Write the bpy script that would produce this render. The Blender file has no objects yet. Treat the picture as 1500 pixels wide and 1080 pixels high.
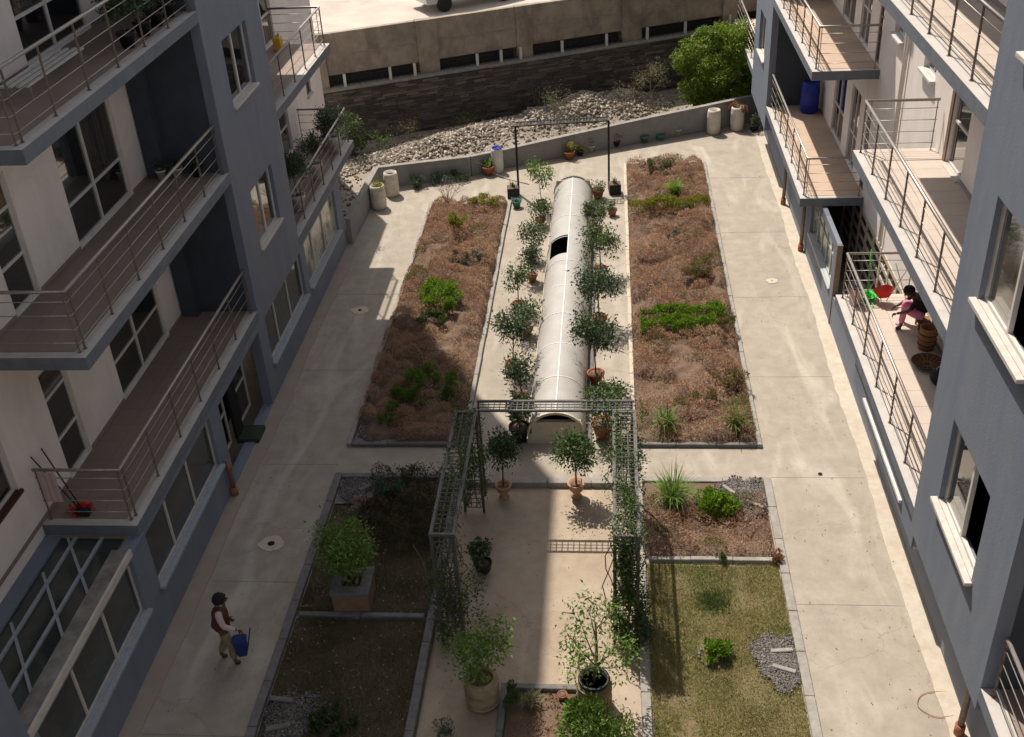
import bpy, math, random
import numpy as np
from mathutils import Vector, Matrix
rad = math.radians
random.seed(7)
RNG = np.random.default_rng(11)
SC = bpy.context.scene
COL = SC.collection

# ------------------------------------------------------------------ camera, sky, sun
CAM_H = 15.0
F_PX, PITCH, YAW, ROLL = 1590.6, 0.558823579, -0.108957119, -0.0618959645
def cam_rot():
    ca, sa = math.cos(PITCH), math.sin(PITCH); cb, sb = math.cos(YAW), math.sin(YAW); cc, sc = math.cos(ROLL), math.sin(ROLL)
    B = np.array([[1, 0, 0], [0, 0, -1], [0, 1, 0]], float)
    y = np.array([[cb, -sb, 0], [sb, cb, 0], [0, 0, 1]]); p = np.array([[1, 0, 0], [0, ca, -sa], [0, sa, ca]])
    r = np.array([[cc, -sc, 0], [sc, cc, 0], [0, 0, 1]])
    return r @ p @ B @ y
MC = cam_rot()
cd = bpy.data.cameras.new('camera'); cam = bpy.data.objects.new('camera', cd); COL.objects.link(cam)
cd.sensor_width = 36; cd.sensor_fit = 'HORIZONTAL'; cd.lens = F_PX / 1500 * 36
cd.clip_start = 0.1; cd.clip_end = 2000
Rw = np.diag([1, -1, -1]) @ MC
m4 = Matrix([list(Rw[:, i]) for i in range(3)]).to_4x4(); m4.translation = (0, 0, CAM_H)
cam.matrix_world = m4
SC.camera = cam

SUNV = Vector((0.30, -0.50, -1.0)).normalized()
sl = bpy.data.lights.new('sun', 'SUN'); sl.energy = 3.65; sl.angle = rad(0.53); sl.color = (1.0, 0.93, 0.83)
so = bpy.data.objects.new('sun', sl); COL.objects.link(so); so.location = (-20, 30, 60)
so.rotation_euler = SUNV.to_track_quat('-Z', 'Y').to_euler()
W = bpy.data.worlds.new('World'); SC.world = W; W.use_nodes = True
nt = W.node_tree; nt.nodes.clear()
sky = nt.nodes.new('ShaderNodeTexSky'); sky.sky_type = 'NISHITA'; sky.sun_disc = False
sky.sun_elevation = math.asin(-SUNV.z); sky.sun_rotation = math.atan2(-SUNV.x, -SUNV.y)
sky.air_density = 1.0; sky.dust_density = 7.0; sky.ozone_density = 0.0; sky.altitude = 1700
bg = nt.nodes.new('ShaderNodeBackground'); bg.inputs['Strength'].default_value = 0.110
ow = nt.nodes.new('ShaderNodeOutputWorld')
hs = nt.nodes.new('ShaderNodeHueSaturation'); hs.inputs['Saturation'].default_value = 0.35   # thin bright haze over the whole sky
nt.links.new(sky.outputs[0], hs.inputs['Color']); nt.links.new(hs.outputs[0], bg.inputs[0]); nt.links.new(bg.outputs[0], ow.inputs[0])
vs = SC.view_settings; vs.view_transform = 'Standard'; vs.look = 'None'; vs.gamma = 1; vs.use_curve_mapping = False; vs.exposure = 0.68

def G(px, py, z=0.0):
    """world point at height z seen at photo pixel (px, py): used to read positions off the survey of the photo"""
    d = MC.T @ np.array([(px - 750) / F_PX, (py - 540) / F_PX, 1.0])
    t = (z - CAM_H) / d[2]
    return float(d[0] * t), float(d[1] * t), z

# ------------------------------------------------------------------ materials
def mat(name, col, rough=0.85, col2=None, scale=3.0, detail=6, bump=0.0, bscale=30, metal=0.0, spec=0.3, col3=None, scale3=0.6, f3=0.5,
        ao=None, coat=0.0, stretch=(1, 1, 1), transmission=0, attr=False, trans=0.0, sharp=False, stain=None, streak=0):
    m = bpy.data.materials.new(name); m.use_nodes = True
    n = m.node_tree; n.nodes.clear(); L = n.links.new
    out = n.nodes.new('ShaderNodeOutputMaterial'); b = n.nodes.new('ShaderNodeBsdfPrincipled')
    L(b.outputs[0], out.inputs[0])
    b.inputs['Roughness'].default_value = rough; b.inputs['Metallic'].default_value = metal
    b.inputs['Specular IOR Level'].default_value = spec
    if coat: b.inputs['Coat Weight'].default_value = coat
    b.inputs['Base Color'].default_value = (*col, 1)
    tc = n.nodes.new('ShaderNodeNewGeometry'); mp = n.nodes.new('ShaderNodeMapping'); mp.inputs['Scale'].default_value = stretch
    L(tc.outputs['Position'], mp.inputs[0])
    cur = None
    if col2:
        t = n.nodes.new('ShaderNodeTexNoise'); t.inputs['Scale'].default_value = scale; t.inputs['Detail'].default_value = detail; t.inputs['Roughness'].default_value = 0.65
        L(mp.outputs[0], t.inputs[0])
        r = n.nodes.new('ShaderNodeMapRange'); r.inputs['From Min'].default_value = 0.44 if sharp else 0.32; r.inputs['From Max'].default_value = 0.56 if sharp else 0.68
        L(t.outputs[0], r.inputs[0])
        x = n.nodes.new('ShaderNodeMix'); x.data_type = 'RGBA'
        L(r.outputs[0], x.inputs[0]); x.inputs[6].default_value = (*col, 1); x.inputs[7].default_value = (*col2, 1); cur = x.outputs[2]
    if attr:
        a = n.nodes.new('ShaderNodeAttribute'); a.attribute_name = 'rnd'
        x = n.nodes.new('ShaderNodeMix'); x.data_type = 'RGBA'; L(a.outputs['Fac'], x.inputs[0])
        if cur: L(cur, x.inputs[6])
        else: x.inputs[6].default_value = (*col, 1)
        x.inputs[7].default_value = (*(col3 or col2 or col), 1); cur = x.outputs[2]
    elif col3:
        t = n.nodes.new('ShaderNodeTexNoise'); t.inputs['Scale'].default_value = scale3; t.inputs['Detail'].default_value = 8; t.inputs['Roughness'].default_value = 0.7
        t.inputs['Distortion'].default_value = 0.6
        L(mp.outputs[0], t.inputs[0])
        r = n.nodes.new('ShaderNodeMapRange'); r.inputs['From Min'].default_value = 0.45; r.inputs['From Max'].default_value = 0.75; r.inputs['To Max'].default_value = f3
        L(t.outputs[0], r.inputs[0])
        x = n.nodes.new('ShaderNodeMix'); x.data_type = 'RGBA'; L(r.outputs[0], x.inputs[0])
        if cur: L(cur, x.inputs[6])
        else: x.inputs[6].default_value = (*col, 1)
        x.inputs[7].default_value = (*col3, 1); cur = x.outputs[2]
    if streak:
        m2 = n.nodes.new('ShaderNodeMapping'); m2.inputs['Scale'].default_value = (1, 1, 0.10); L(tc.outputs['Position'], m2.inputs[0])
        t = n.nodes.new('ShaderNodeTexNoise'); t.inputs['Scale'].default_value = 7; t.inputs['Detail'].default_value = 9; t.inputs['Roughness'].default_value = 0.7; L(m2.outputs[0], t.inputs[0])
        r = n.nodes.new('ShaderNodeMapRange'); r.inputs['From Min'].default_value = 0.52; r.inputs['From Max'].default_value = 0.78; r.inputs['To Max'].default_value = streak; L(t.outputs[0], r.inputs[0])
        x = n.nodes.new('ShaderNodeMix'); x.data_type = 'RGBA'; x.blend_type = 'MULTIPLY'; L(r.outputs[0], x.inputs[0]); L(cur, x.inputs[6]); x.inputs[7].default_value = (0.45, 0.40, 0.34, 1); cur = x.outputs[2]
    if stain:
        for sc, st_, lo, hi, fc in ((1.3, (0.9, 0.22, 1), 0.52, 0.72, 0.55), (9.0, (1, 1, 1), 0.58, 0.70, 0.5)):
            m2 = n.nodes.new('ShaderNodeMapping'); m2.inputs['Scale'].default_value = st_; L(tc.outputs['Position'], m2.inputs[0])
            t = n.nodes.new('ShaderNodeTexNoise'); t.inputs['Scale'].default_value = sc; t.inputs['Detail'].default_value = 10; t.inputs['Distortion'].default_value = 1.2
            L(m2.outputs[0], t.inputs[0]); r = n.nodes.new('ShaderNodeMapRange'); r.inputs['From Min'].default_value = lo; r.inputs['From Max'].default_value = hi; r.inputs['To Max'].default_value = fc
            L(t.outputs[0], r.inputs[0]); x = n.nodes.new('ShaderNodeMix'); x.data_type = 'RGBA'; L(r.outputs[0], x.inputs[0]); L(cur, x.inputs[6]); x.inputs[7].default_value = (*stain, 1); cur = x.outputs[2]
            stain = tuple(q*0.55 for q in stain)
        v = n.nodes.new('ShaderNodeTexVoronoi'); v.feature = 'DISTANCE_TO_EDGE'; v.inputs['Scale'].default_value = 0.33
        wn = n.nodes.new('ShaderNodeTexNoise'); wn.inputs['Scale'].default_value = 2.5; wn.inputs['Detail'].default_value = 6; L(mp.outputs[0], wn.inputs[0])
        vm_ = n.nodes.new('ShaderNodeVectorMath'); vm_.operation = 'MULTIPLY_ADD'; L(wn.outputs['Color'], vm_.inputs[0]); vm_.inputs[1].default_value = (0.8, 0.8, 0); L(mp.outputs[0], vm_.inputs[2]); L(vm_.outputs[0], v.inputs[0])
        r = n.nodes.new('ShaderNodeMapRange'); r.inputs['From Max'].default_value = 0.004; r.inputs['To Min'].default_value = 0.45; r.inputs['To Max'].default_value = 0.0; L(v.outputs['Distance'], r.inputs[0])
        x = n.nodes.new('ShaderNodeMix'); x.data_type = 'RGBA'; L(r.outputs[0], x.inputs[0]); L(cur, x.inputs[6]); x.inputs[7].default_value = (0.16, 0.13, 0.10, 1); cur = x.outputs[2]
    if cur: L(cur, b.inputs['Base Color'])
    if bump:
        t = n.nodes.new('ShaderNodeTexNoise'); t.inputs['Scale'].default_value = bscale; t.inputs['Detail'].default_value = 5
        L(mp.outputs[0], t.inputs[0]); bp = n.nodes.new('ShaderNodeBump'); bp.inputs['Strength'].default_value = bump; bp.inputs['Distance'].default_value = 0.02
        L(t.outputs[0], bp.inputs['Height']); L(bp.outputs[0], b.inputs['Normal'])
    if trans:
        tr = n.nodes.new('ShaderNodeBsdfTranslucent')
        if cur: L(cur, tr.inputs[0])
        else: tr.inputs[0].default_value = (*col, 1)
        ms = n.nodes.new('ShaderNodeMixShader'); ms.inputs[0].default_value = trans
        L(b.outputs[0], ms.inputs[1]); L(tr.outputs[0], ms.inputs[2]); L(ms.outputs[0], out.inputs[0])
    return m

M = {}
M['pave'] = mat('pavement', (0.375, 0.322, 0.262), 0.9, (0.285, 0.243, 0.195), 2.2, 12, 0.4, 45, col3=(0.255, 0.22, 0.175), scale3=0.5, f3=0.55, stain=(0.50, 0.45, 0.375))
M['court'] = mat('plaza_concrete', (0.37, 0.285, 0.205), 0.9, (0.285, 0.22, 0.16), 2.4, 11, 0.35, 45, col3=(0.42, 0.35, 0.27), scale3=0.6, f3=0.9, stain=(0.50, 0.42, 0.32))
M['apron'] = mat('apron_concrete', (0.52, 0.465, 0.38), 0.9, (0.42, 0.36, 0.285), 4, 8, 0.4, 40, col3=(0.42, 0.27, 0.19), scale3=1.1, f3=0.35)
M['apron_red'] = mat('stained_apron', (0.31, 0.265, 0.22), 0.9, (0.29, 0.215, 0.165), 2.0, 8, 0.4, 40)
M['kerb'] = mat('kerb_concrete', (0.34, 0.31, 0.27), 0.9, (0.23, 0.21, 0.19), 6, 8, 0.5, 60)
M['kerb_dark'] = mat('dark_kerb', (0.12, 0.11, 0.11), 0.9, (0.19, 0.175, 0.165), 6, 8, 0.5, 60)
M['white'] = mat('white_render', (0.83, 0.755, 0.70), 0.9, (0.76, 0.685, 0.63), 2.0, 8, 0.35, 60, col3=(0.52, 0.45, 0.38), scale3=0.8, f3=0.4, stretch=(1, 1, 0.5), streak=0.10)
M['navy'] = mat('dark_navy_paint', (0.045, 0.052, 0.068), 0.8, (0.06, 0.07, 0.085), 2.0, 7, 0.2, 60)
M['blue'] = mat('blue_grey_paint', (0.152, 0.172, 0.218), 0.75, (0.18, 0.20, 0.245), 2.5, 8, 0.3, 70, col3=(0.235, 0.24, 0.25), scale3=0.9, f3=0.45, stretch=(1, 1, 0.3), streak=0.14)
M['soffit'] = mat('slab_paint', (0.12, 0.135, 0.165), 0.8, (0.17, 0.18, 0.2), 3, 7, 0.2, 50)
M['slabtop'] = mat('slab_screed', (0.50, 0.46, 0.42), 0.85, (0.42, 0.38, 0.35), 4, 7, 0.3, 60)
M['tile'] = mat('terracotta_pink_tile', (0.50, 0.37, 0.27), 0.6, (0.43, 0.31, 0.23), 2.5, 5, 0.1, 60)
M['tile_pale'] = mat('pale_tile', (0.52, 0.43, 0.36), 0.55, (0.47, 0.39, 0.33), 2.5, 5, 0.1, 60)
M['tile_dark'] = mat('brown_tile', (0.27, 0.20, 0.165), 0.6, (0.24, 0.178, 0.145), 2.5, 5, 0.1, 60)
M['frame'] = mat('cream_window_frame', (0.62, 0.59, 0.55), 0.5, (0.54, 0.50, 0.45), 5, 5)
M['frame_dark'] = mat('brown_frame', (0.20, 0.13, 0.10), 0.5)
M['frame_blue'] = mat('pale_blue_frame', (0.36, 0.42, 0.46), 0.5, (0.45, 0.43, 0.38), 6, 5)
M['sill'] = mat('sill_cement', (0.58, 0.53, 0.47), 0.8, (0.46, 0.41, 0.36), 9, 7, 0.4, 60)
M['sill_grey'] = mat('grey_sill', (0.34, 0.36, 0.38), 0.6, (0.25, 0.27, 0.29), 9, 7, 0.3, 60)
M['glass'] = mat('dark_window_glass', (0.010, 0.011, 0.011), 0.03, spec=1.0, coat=1.0)
M['glass_green'] = mat('dusty_shop_glass', (0.055, 0.062, 0.055), 0.10, (0.03, 0.034, 0.032), 0.9, 4, spec=0.6)
M['glass_pale'] = mat('curtained_glass', (0.42, 0.40, 0.30), 0.14, (0.12, 0.13, 0.10), 1.3, 3, spec=0.5, sharp=True)
M['steel'] = mat('brushed_steel_rail', (0.42, 0.385, 0.35), 0.38, (0.32, 0.28, 0.25), 14, 5, metal=0.55, spec=0.5)
M['steel_dark'] = mat('brown_steel_post', (0.17, 0.13, 0.105), 0.5, (0.24, 0.19, 0.16), 14, 5, metal=0.4)
M['black'] = mat('black_paint', (0.018, 0.018, 0.02), 0.5)
M['void'] = mat('dark_interior', (0.01, 0.01, 0.012), 0.95)
M['pergola'] = mat('grey_painted_steel', (0.075, 0.07, 0.065), 0.55, (0.13, 0.12, 0.11), 12, 6, metal=0.2)
M['stone'] = mat('dark_slate_stone', (0.060, 0.050, 0.045), 0.9, (0.10, 0.085, 0.075), 1.0, 8, 0.6, 40, attr=True, col3=(0.19, 0.155, 0.13))
M['cap'] = mat('weathered_coping', (0.20, 0.185, 0.165), 0.9, (0.30, 0.28, 0.25), 5, 8, 0.5, 50)
M['concrete'] = mat('stained_cast_concrete', (0.36, 0.30, 0.24), 0.9, (0.23, 0.19, 0.15), 2.2, 12, 0.5, 30, col3=(0.10, 0.085, 0.07), scale3=0.8, f3=0.85, stretch=(1, 1, 0.75))
M['parapet'] = mat('grey_parapet_render', (0.21, 0.205, 0.195), 0.9, (0.27, 0.26, 0.25), 3, 8, 0.4, 50)
M['dirt'] = mat('dry_dirt', (0.33, 0.28, 0.225), 0.95, (0.22, 0.185, 0.15), 1.4, 10, 0.8, 22)
M['lot'] = mat('pale_car_park_concrete', (0.50, 0.43, 0.36), 0.9, (0.42, 0.36, 0.30), 1.0, 9, 0.3, 30, col3=(0.33, 0.28, 0.24), scale3=0.4, f3=0.6)
M['soil'] = mat('brown_soil', (0.125, 0.078, 0.052), 0.95, (0.19, 0.125, 0.085), 3.5, 10, 1.0, 30, col3=(0.065, 0.045, 0.035), scale3=2.2, f3=0.7)
M['turf'] = mat('turf_soil', (0.12, 0.10, 0.045), 0.95, (0.19, 0.135, 0.075), 2.2, 9, 0.9, 35, col3=(0.075, 0.10, 0.03), scale3=1.3, f3=0.8)
M['gravel'] = mat('grey_gravel_bed', (0.13, 0.12, 0.125), 0.95, (0.24, 0.22, 0.21), 60, 4, 1.0, 70)
M['pebble'] = mat('gravel_pebbles', (0.12, 0.105, 0.10), 0.9, attr=True, col3=(0.27, 0.24, 0.22))
M['rubble'] = mat('grey_rubble', (0.14, 0.115, 0.09), 0.95, (0.21, 0.16, 0.12), 0.8, 6, attr=True, col3=(0.52, 0.46, 0.39), bump=0.5, bscale=30)
M['heather'] = mat('dry_brown_heather', (0.42, 0.235, 0.145), 0.9, (0.26, 0.145, 0.095), 1.3, 8, attr=True, col3=(0.62, 0.45, 0.30), trans=0.25)
M['heather_olive'] = mat('dull_olive_heather', (0.14, 0.125, 0.045), 0.9, (0.24, 0.16, 0.075), 4, 8, attr=True, col3=(0.20, 0.19, 0.06), trans=0.25)
M['turf_shade'] = mat('shade_darkened_turf_soil', (0.055, 0.045, 0.028), 0.95, (0.10, 0.07, 0.045), 2.2, 9, 0.9, 35)  # turf soil copy, darkened to carry the left bed's shade in its colour
M['grass_shade'] = mat('shade_darkened_grass', (0.075, 0.095, 0.03), 0.9, (0.13, 0.10, 0.05), 0.9, 8, attr=True, col3=(0.18, 0.15, 0.07), trans=0.2)  # grass copy for the left lawn, its shade put into the colour
M['grass'] = mat('short_grass', (0.15, 0.22, 0.03), 0.9, (0.28, 0.21, 0.09), 0.9, 8, attr=True, col3=(0.36, 0.32, 0.12), trans=0.25)
M['dull_leaf'] = mat('dry_leaf_litter', (0.30, 0.22, 0.13), 0.9, attr=True, col3=(0.13, 0.09, 0.05))
M['bright'] = mat('bright_green_leaf', (0.10, 0.20, 0.012), 0.6, attr=True, col3=(0.24, 0.36, 0.03), trans=0.35)
M['yellowgreen'] = mat('yellow_green_leaf', (0.19, 0.21, 0.02), 0.6, attr=True, col3=(0.32, 0.31, 0.05), trans=0.35)
M['mid'] = mat('mid_green_leaf', (0.045, 0.085, 0.02), 0.55, attr=True, col3=(0.12, 0.17, 0.05), trans=0.3)
M['fresh'] = mat('fresh_green_leaf', (0.085, 0.16, 0.02), 0.5, attr=True, col3=(0.20, 0.30, 0.06), trans=0.35)
M['deep'] = mat('deep_green_leaf', (0.028, 0.055, 0.02), 0.45, attr=True, col3=(0.10, 0.145, 0.06), trans=0.25)
M['bluegreen'] = mat('blue_green_leaf', (0.05, 0.10, 0.065), 0.6, attr=True, col3=(0.13, 0.19, 0.13), trans=0.25)
M['treegreen'] = mat('tree_leaf', (0.07, 0.14, 0.015), 0.6, attr=True, col3=(0.27, 0.33, 0.03), trans=0.35)
M['scrub'] = mat('pale_scrub_leaf', (0.13, 0.14, 0.06), 0.8, attr=True, col3=(0.26, 0.24, 0.14), trans=0.25)
M['brownleaf'] = mat('rust_brown_leaf', (0.20, 0.09, 0.045), 0.8, attr=True, col3=(0.36, 0.18, 0.09), trans=0.3)
M['bark'] = mat('bark', (0.10, 0.075, 0.055), 0.9, (0.17, 0.135, 0.10), 20, 5)
M['bark_pale'] = mat('pale_twig', (0.34, 0.28, 0.22), 0.9, (0.24, 0.19, 0.15), 20, 5)
M['terra'] = mat('terracotta', (0.36, 0.13, 0.065), 0.85, (0.26, 0.10, 0.055), 9, 7, 0.3, 60)
M['terra_pale'] = mat('pale_terracotta', (0.50, 0.30, 0.19), 0.85, (0.38, 0.22, 0.14), 9, 7, 0.3, 60)
M['glass_brown'] = mat('brown_curtained_glass', (0.10, 0.075, 0.06), 0.15, (0.03, 0.025, 0.022), 1.5, 4, spec=0.6)
M['planter_brown'] = mat('planter_brown_render', (0.24, 0.15, 0.095), 0.9, (0.17, 0.11, 0.075), 5, 7, 0.3, 50)
M['heather_shade'] = mat('shade_darkened_heather', (0.045, 0.045, 0.022), 0.9, (0.10, 0.06, 0.035), 2, 8, attr=True, col3=(0.11, 0.095, 0.045), trans=0.15)  # olive heather copy with the left bed's shade put into the colour
M['glass_curtain'] = mat('curtain_behind_glass', (0.012, 0.012, 0.012), 0.05, (0.12, 0.10, 0.085), 1.5, 5, spec=0.9, coat=1.0, stretch=(1, 9, 0.25))
M['barrel'] = mat('grubby_white_plastic', (0.66, 0.60, 0.52), 0.6, (0.48, 0.42, 0.34), 5, 8, 0.2, 40)
M['barrel_olive'] = mat('dirty_cream_barrel', (0.32, 0.25, 0.14), 0.7, (0.20, 0.15, 0.085), 5, 8, 0.3, 30, col3=(0.42, 0.36, 0.24), scale3=3, f3=0.7)
M['plastic_blue'] = mat('blue_plastic', (0.018, 0.035, 0.30), 0.4, (0.012, 0.022, 0.20), 3, 4)
M['plastic_teal'] = mat('teal_plastic', (0.06, 0.20, 0.17), 0.5)
M['plastic_red'] = mat('red_plastic', (0.62, 0.03, 0.025), 0.4)
M['plastic_green'] = mat('green_plastic', (0.03, 0.50, 0.05), 0.4)
M['plastic_yellow'] = mat('yellow_plastic', (0.62, 0.36, 0.03), 0.5)
M['plastic_white'] = mat('white_plastic', (0.62, 0.60, 0.57), 0.5, (0.5, 0.48, 0.45), 5, 5)
M['pvc'] = mat('polycarbonate_sheet', (0.42, 0.395, 0.365), 0.42, (0.37, 0.345, 0.315), 1.2, 8, 0.08, 25, spec=0.45, col3=(0.27, 0.245, 0.21), scale3=1.3, f3=0.5)
M['seam'] = mat('white_seam_strip', (0.74, 0.72, 0.68), 0.5)
M['plaster'] = mat('cream_plaster', (0.55, 0.47, 0.37), 0.85, (0.44, 0.37, 0.28), 5, 7, 0.3, 50)
M['peel'] = mat('peeling_white_paint', (0.27, 0.25, 0.23), 0.85, (0.12, 0.10, 0.08), 3.2, 6, 0.3, 40, sharp=False)
M['skin'] = mat('skin', (0.10, 0.05, 0.032), 0.6)
M['hair'] = mat('black_hair', (0.012, 0.010, 0.012), 0.8)
M['sleeve'] = mat('pale_pink_sleeves', (0.50, 0.38, 0.36), 0.9)
M['vest'] = mat('maroon_vest', (0.12, 0.025, 0.02), 0.9)
M['khaki'] = mat('khaki_trousers', (0.22, 0.18, 0.11), 0.9)
M['pink'] = mat('pink_trousers', (0.75, 0.24, 0.36), 0.85)
M['cloth_black'] = mat('black_cloth', (0.02, 0.018, 0.02), 0.9)
M['navy_plastic'] = mat('navy_plastic', (0.012, 0.03, 0.13), 0.5)
M['cloth_blue'] = mat('blue_cloth', (0.03, 0.09, 0.22), 0.9)
M['wicker'] = mat('wicker', (0.30, 0.15, 0.06), 0.8, (0.16, 0.07, 0.03), 40, 3, 0.6, 80)
M['wicker_dark'] = mat('dark_woven_reed', (0.10, 0.035, 0.025), 0.8, (0.05, 0.02, 0.016), 40, 3, 0.6, 80)
M['carpaint'] = mat('silver_car_paint', (0.48, 0.48, 0.48), 0.3, coat=0.6, spec=0.5)
M['rubber'] = mat('rubber', (0.02, 0.02, 0.02), 0.8)
M['hose'] = mat('cream_hose', (0.55, 0.52, 0.38), 0.6)
M['redhose'] = mat('rust_red_cable', (0.35, 0.13, 0.08), 0.7)
M['redpipe'] = mat('orange_brown_drain_pipe', (0.34, 0.13, 0.075), 0.7, (0.24, 0.09, 0.05), 9, 5)
M['mat_green'] = mat('dark_green_mat', (0.03, 0.045, 0.03), 0.9)
M['netting'] = mat('white_cord', (0.6, 0.6, 0.6), 0.8)

# ------------------------------------------------------------------ object helpers
def link(name, me, m, parent=None):
    o = bpy.data.objects.new(name, me); COL.objects.link(o)
    if m is not None and not me.materials: me.materials.append(M[m] if isinstance(m, str) else m)
    if parent is not None: o.parent = parent
    return o
def tag(o, label=None, cat=None, group=None, kind=None):
    if label: o['label'] = label
    if cat: o['category'] = cat
    if group: o['group'] = group
    if kind: o['kind'] = kind
    return o
def thing(name, label, cat, loc=(0, 0, 0), rz=0.0, group=None):
    o = bpy.data.objects.new(name, None); COL.objects.link(o); o.empty_display_size = 0.2
    o.location = loc; o.rotation_euler = (0, 0, rz); tag(o, label, cat, group); return o
def copy_tree(o, parent=None):
    c = o.copy(); COL.objects.link(c)
    if parent is not None: c.parent = parent
    for ch in list(o.children): copy_tree(ch, c)
    return c

class MB:
    def __init__(s): s.v = []; s.f = []; s.smooth = []
    def quad(s, a, b, c, d): i = len(s.v); s.v += [a, b, c, d]; s.f.append((i, i+1, i+2, i+3)); s.smooth.append(False)
    def box(s, x0, x1, y0, y1, z0, z1):
        i = len(s.v)
        s.v += [(x0, y0, z0), (x1, y0, z0), (x1, y1, z0), (x0, y1, z0), (x0, y0, z1), (x1, y0, z1), (x1, y1, z1), (x0, y1, z1)]
        s.f += [(i, i+3, i+2, i+1), (i+4, i+5, i+6, i+7), (i, i+1, i+5, i+4), (i+1, i+2, i+6, i+5), (i+2, i+3, i+7, i+6), (i+3, i, i+4, i+7)]
        s.smooth += [False]*6; return s
    def prism(s, poly, z0, z1):
        n = len(poly); i = len(s.v)
        s.v += [(p[0], p[1], z0) for p in poly] + [(p[0], p[1], z1 if not callable(z1) else z1(p)) for p in poly]
        s.f.append(tuple(range(i+n-1, i-1, -1))); s.f.append(tuple(range(i+n, i+2*n)))
        for k in range(n): j = (k+1) % n; s.f.append((i+k, i+j, i+n+j, i+n+k))
        s.smooth += [False]*(n+2); return s
    def bar(s, a, b, w, h=None, up=(0, 0, 1)):
        h = h or w; a = Vector(a); b = Vector(b); d = (b-a).normalized(); u = Vector(up)
        if abs(d.dot(u)) > 0.95: u = Vector((0, 1, 0))
        r = d.cross(u).normalized(); u = r.cross(d).normalized(); i = len(s.v)
        for p in (a, b):
            for sx, sz in ((-1, -1), (1, -1), (1, 1), (-1, 1)): s.v.append(tuple(p + r*sx*w/2 + u*sz*h/2))
        s.f += [(i, i+1, i+2, i+3), (i+7, i+6, i+5, i+4)] + [(i+k, i+4+k, i+4+(k+1) % 4, i+(k+1) % 4) for k in range(4)]
        s.smooth += [False]*6; return s
    def tube(s, pts, r, n=6, caps=True):
        pts = [Vector(p) for p in pts]; N = len(pts)
        rr = r if isinstance(r, (list, tuple)) else [r]*N
        i0 = len(s.v); prev = None
        for k, p in enumerate(pts):
            d = (pts[min(k+1, N-1)] - pts[max(k-1, 0)])
            d = d.normalized() if d.length > 1e-7 else Vector((0, 0, 1))
            ref = prev if prev is not None else (Vector((1, 0, 0)) if abs(d.x) < 0.9 else Vector((0, 1, 0)))
            u = (ref - d*ref.dot(d)).normalized(); w = d.cross(u); prev = u
            for a in range(n):
                t = 2*math.pi*a/n; s.v.append(tuple(p + (u*math.cos(t) + w*math.sin(t))*rr[k]))
        for k in range(N-1):
            for a in range(n):
                b = (a+1) % n; s.f.append((i0+k*n+a, i0+k*n+b, i0+(k+1)*n+b, i0+(k+1)*n+a)); s.smooth.append(True)
        if caps:
            s.f.append(tuple(i0+a for a in range(n-1, -1, -1))); s.f.append(tuple(i0+(N-1)*n+a for a in range(n))); s.smooth += [False]*2
        return s
    def lathe(s, prof, n=20, c=(0, 0, 0), sq=False):
        i0 = len(s.v); K = len(prof)
        for r, z in prof:
            for a in range(n):
                t = 2*math.pi*(a+0.5)/n; s.v.append((c[0]+r*math.cos(t), c[1]+r*math.sin(t), c[2]+z))
        for k in range(K-1):
            for a in range(n):
                b = (a+1) % n; s.f.append((i0+k*n+a, i0+k*n+b, i0+(k+1)*n+b, i0+(k+1)*n+a)); s.smooth.append(not sq)
        s.f.append(tuple(i0+a for a in range(n-1, -1, -1))); s.f.append(tuple(i0+(K-1)*n+a for a in range(n))); s.smooth += [False]*2
        return s
    def mesh(s, name):
        me = bpy.data.meshes.new(name); me.from_pydata(s.v, [], s.f); me.polygons.foreach_set('use_smooth', s.smooth); me.update(); return me
    def build(s, name, m, parent=None): return link(name, s.mesh(name), m, parent)

def bevel(o, w=0.01, seg=1):
    md = o.modifiers.new('bevel', 'BEVEL'); md.width = w; md.segments = seg; md.limit_method = 'ANGLE'; return o

def wall_x(name, m, xo, xi, y0, y1, z0, z1, holes, parent):
    """wall slab between planes x=xo and x=xi with rectangular holes (y0,y1,z0,z1) and proper reveals"""
    ys = sorted({y0, y1} | {h[0] for h in holes} | {h[1] for h in holes}); zs = sorted({z0, z1} | {h[2] for h in holes} | {h[3] for h in holes})
    ys = [y for y in ys if y0 <= y <= y1]; zs = [z for z in zs if z0 <= z <= z1]
    def sol(j, k):
        if j < 0 or k < 0 or j >= len(ys)-1 or k >= len(zs)-1: return False
        cy = (ys[j]+ys[j+1])/2; cz = (zs[k]+zs[k+1])/2
        return not any(h[0] < cy < h[1] and h[2] < cz < h[3] for h in holes)
    b = MB(); a, c = min(xo, xi), max(xo, xi)
    for j in range(len(ys)-1):
        for k in range(len(zs)-1):
            if not sol(j, k): continue
            A, B, Cc, D = ys[j], ys[j+1], zs[k], zs[k+1]
            b.quad((c, A, Cc), (c, B, Cc), (c, B, D), (c, A, D)); b.quad((a, B, Cc), (a, A, Cc), (a, A, D), (a, B, D))
            if not sol(j-1, k): b.quad((a, A, Cc), (c, A, Cc), (c, A, D), (a, A, D))
            if not sol(j+1, k): b.quad((c, B, Cc), (a, B, Cc), (a, B, D), (c, B, D))
            if not sol(j, k-1): b.quad((a, A, Cc), (a, B, Cc), (c, B, Cc), (c, A, Cc))
            if not sol(j, k+1): b.quad((a, A, D), (c, A, D), (c, B, D), (a, B, D))
    return b.build(name, m, parent)

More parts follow.
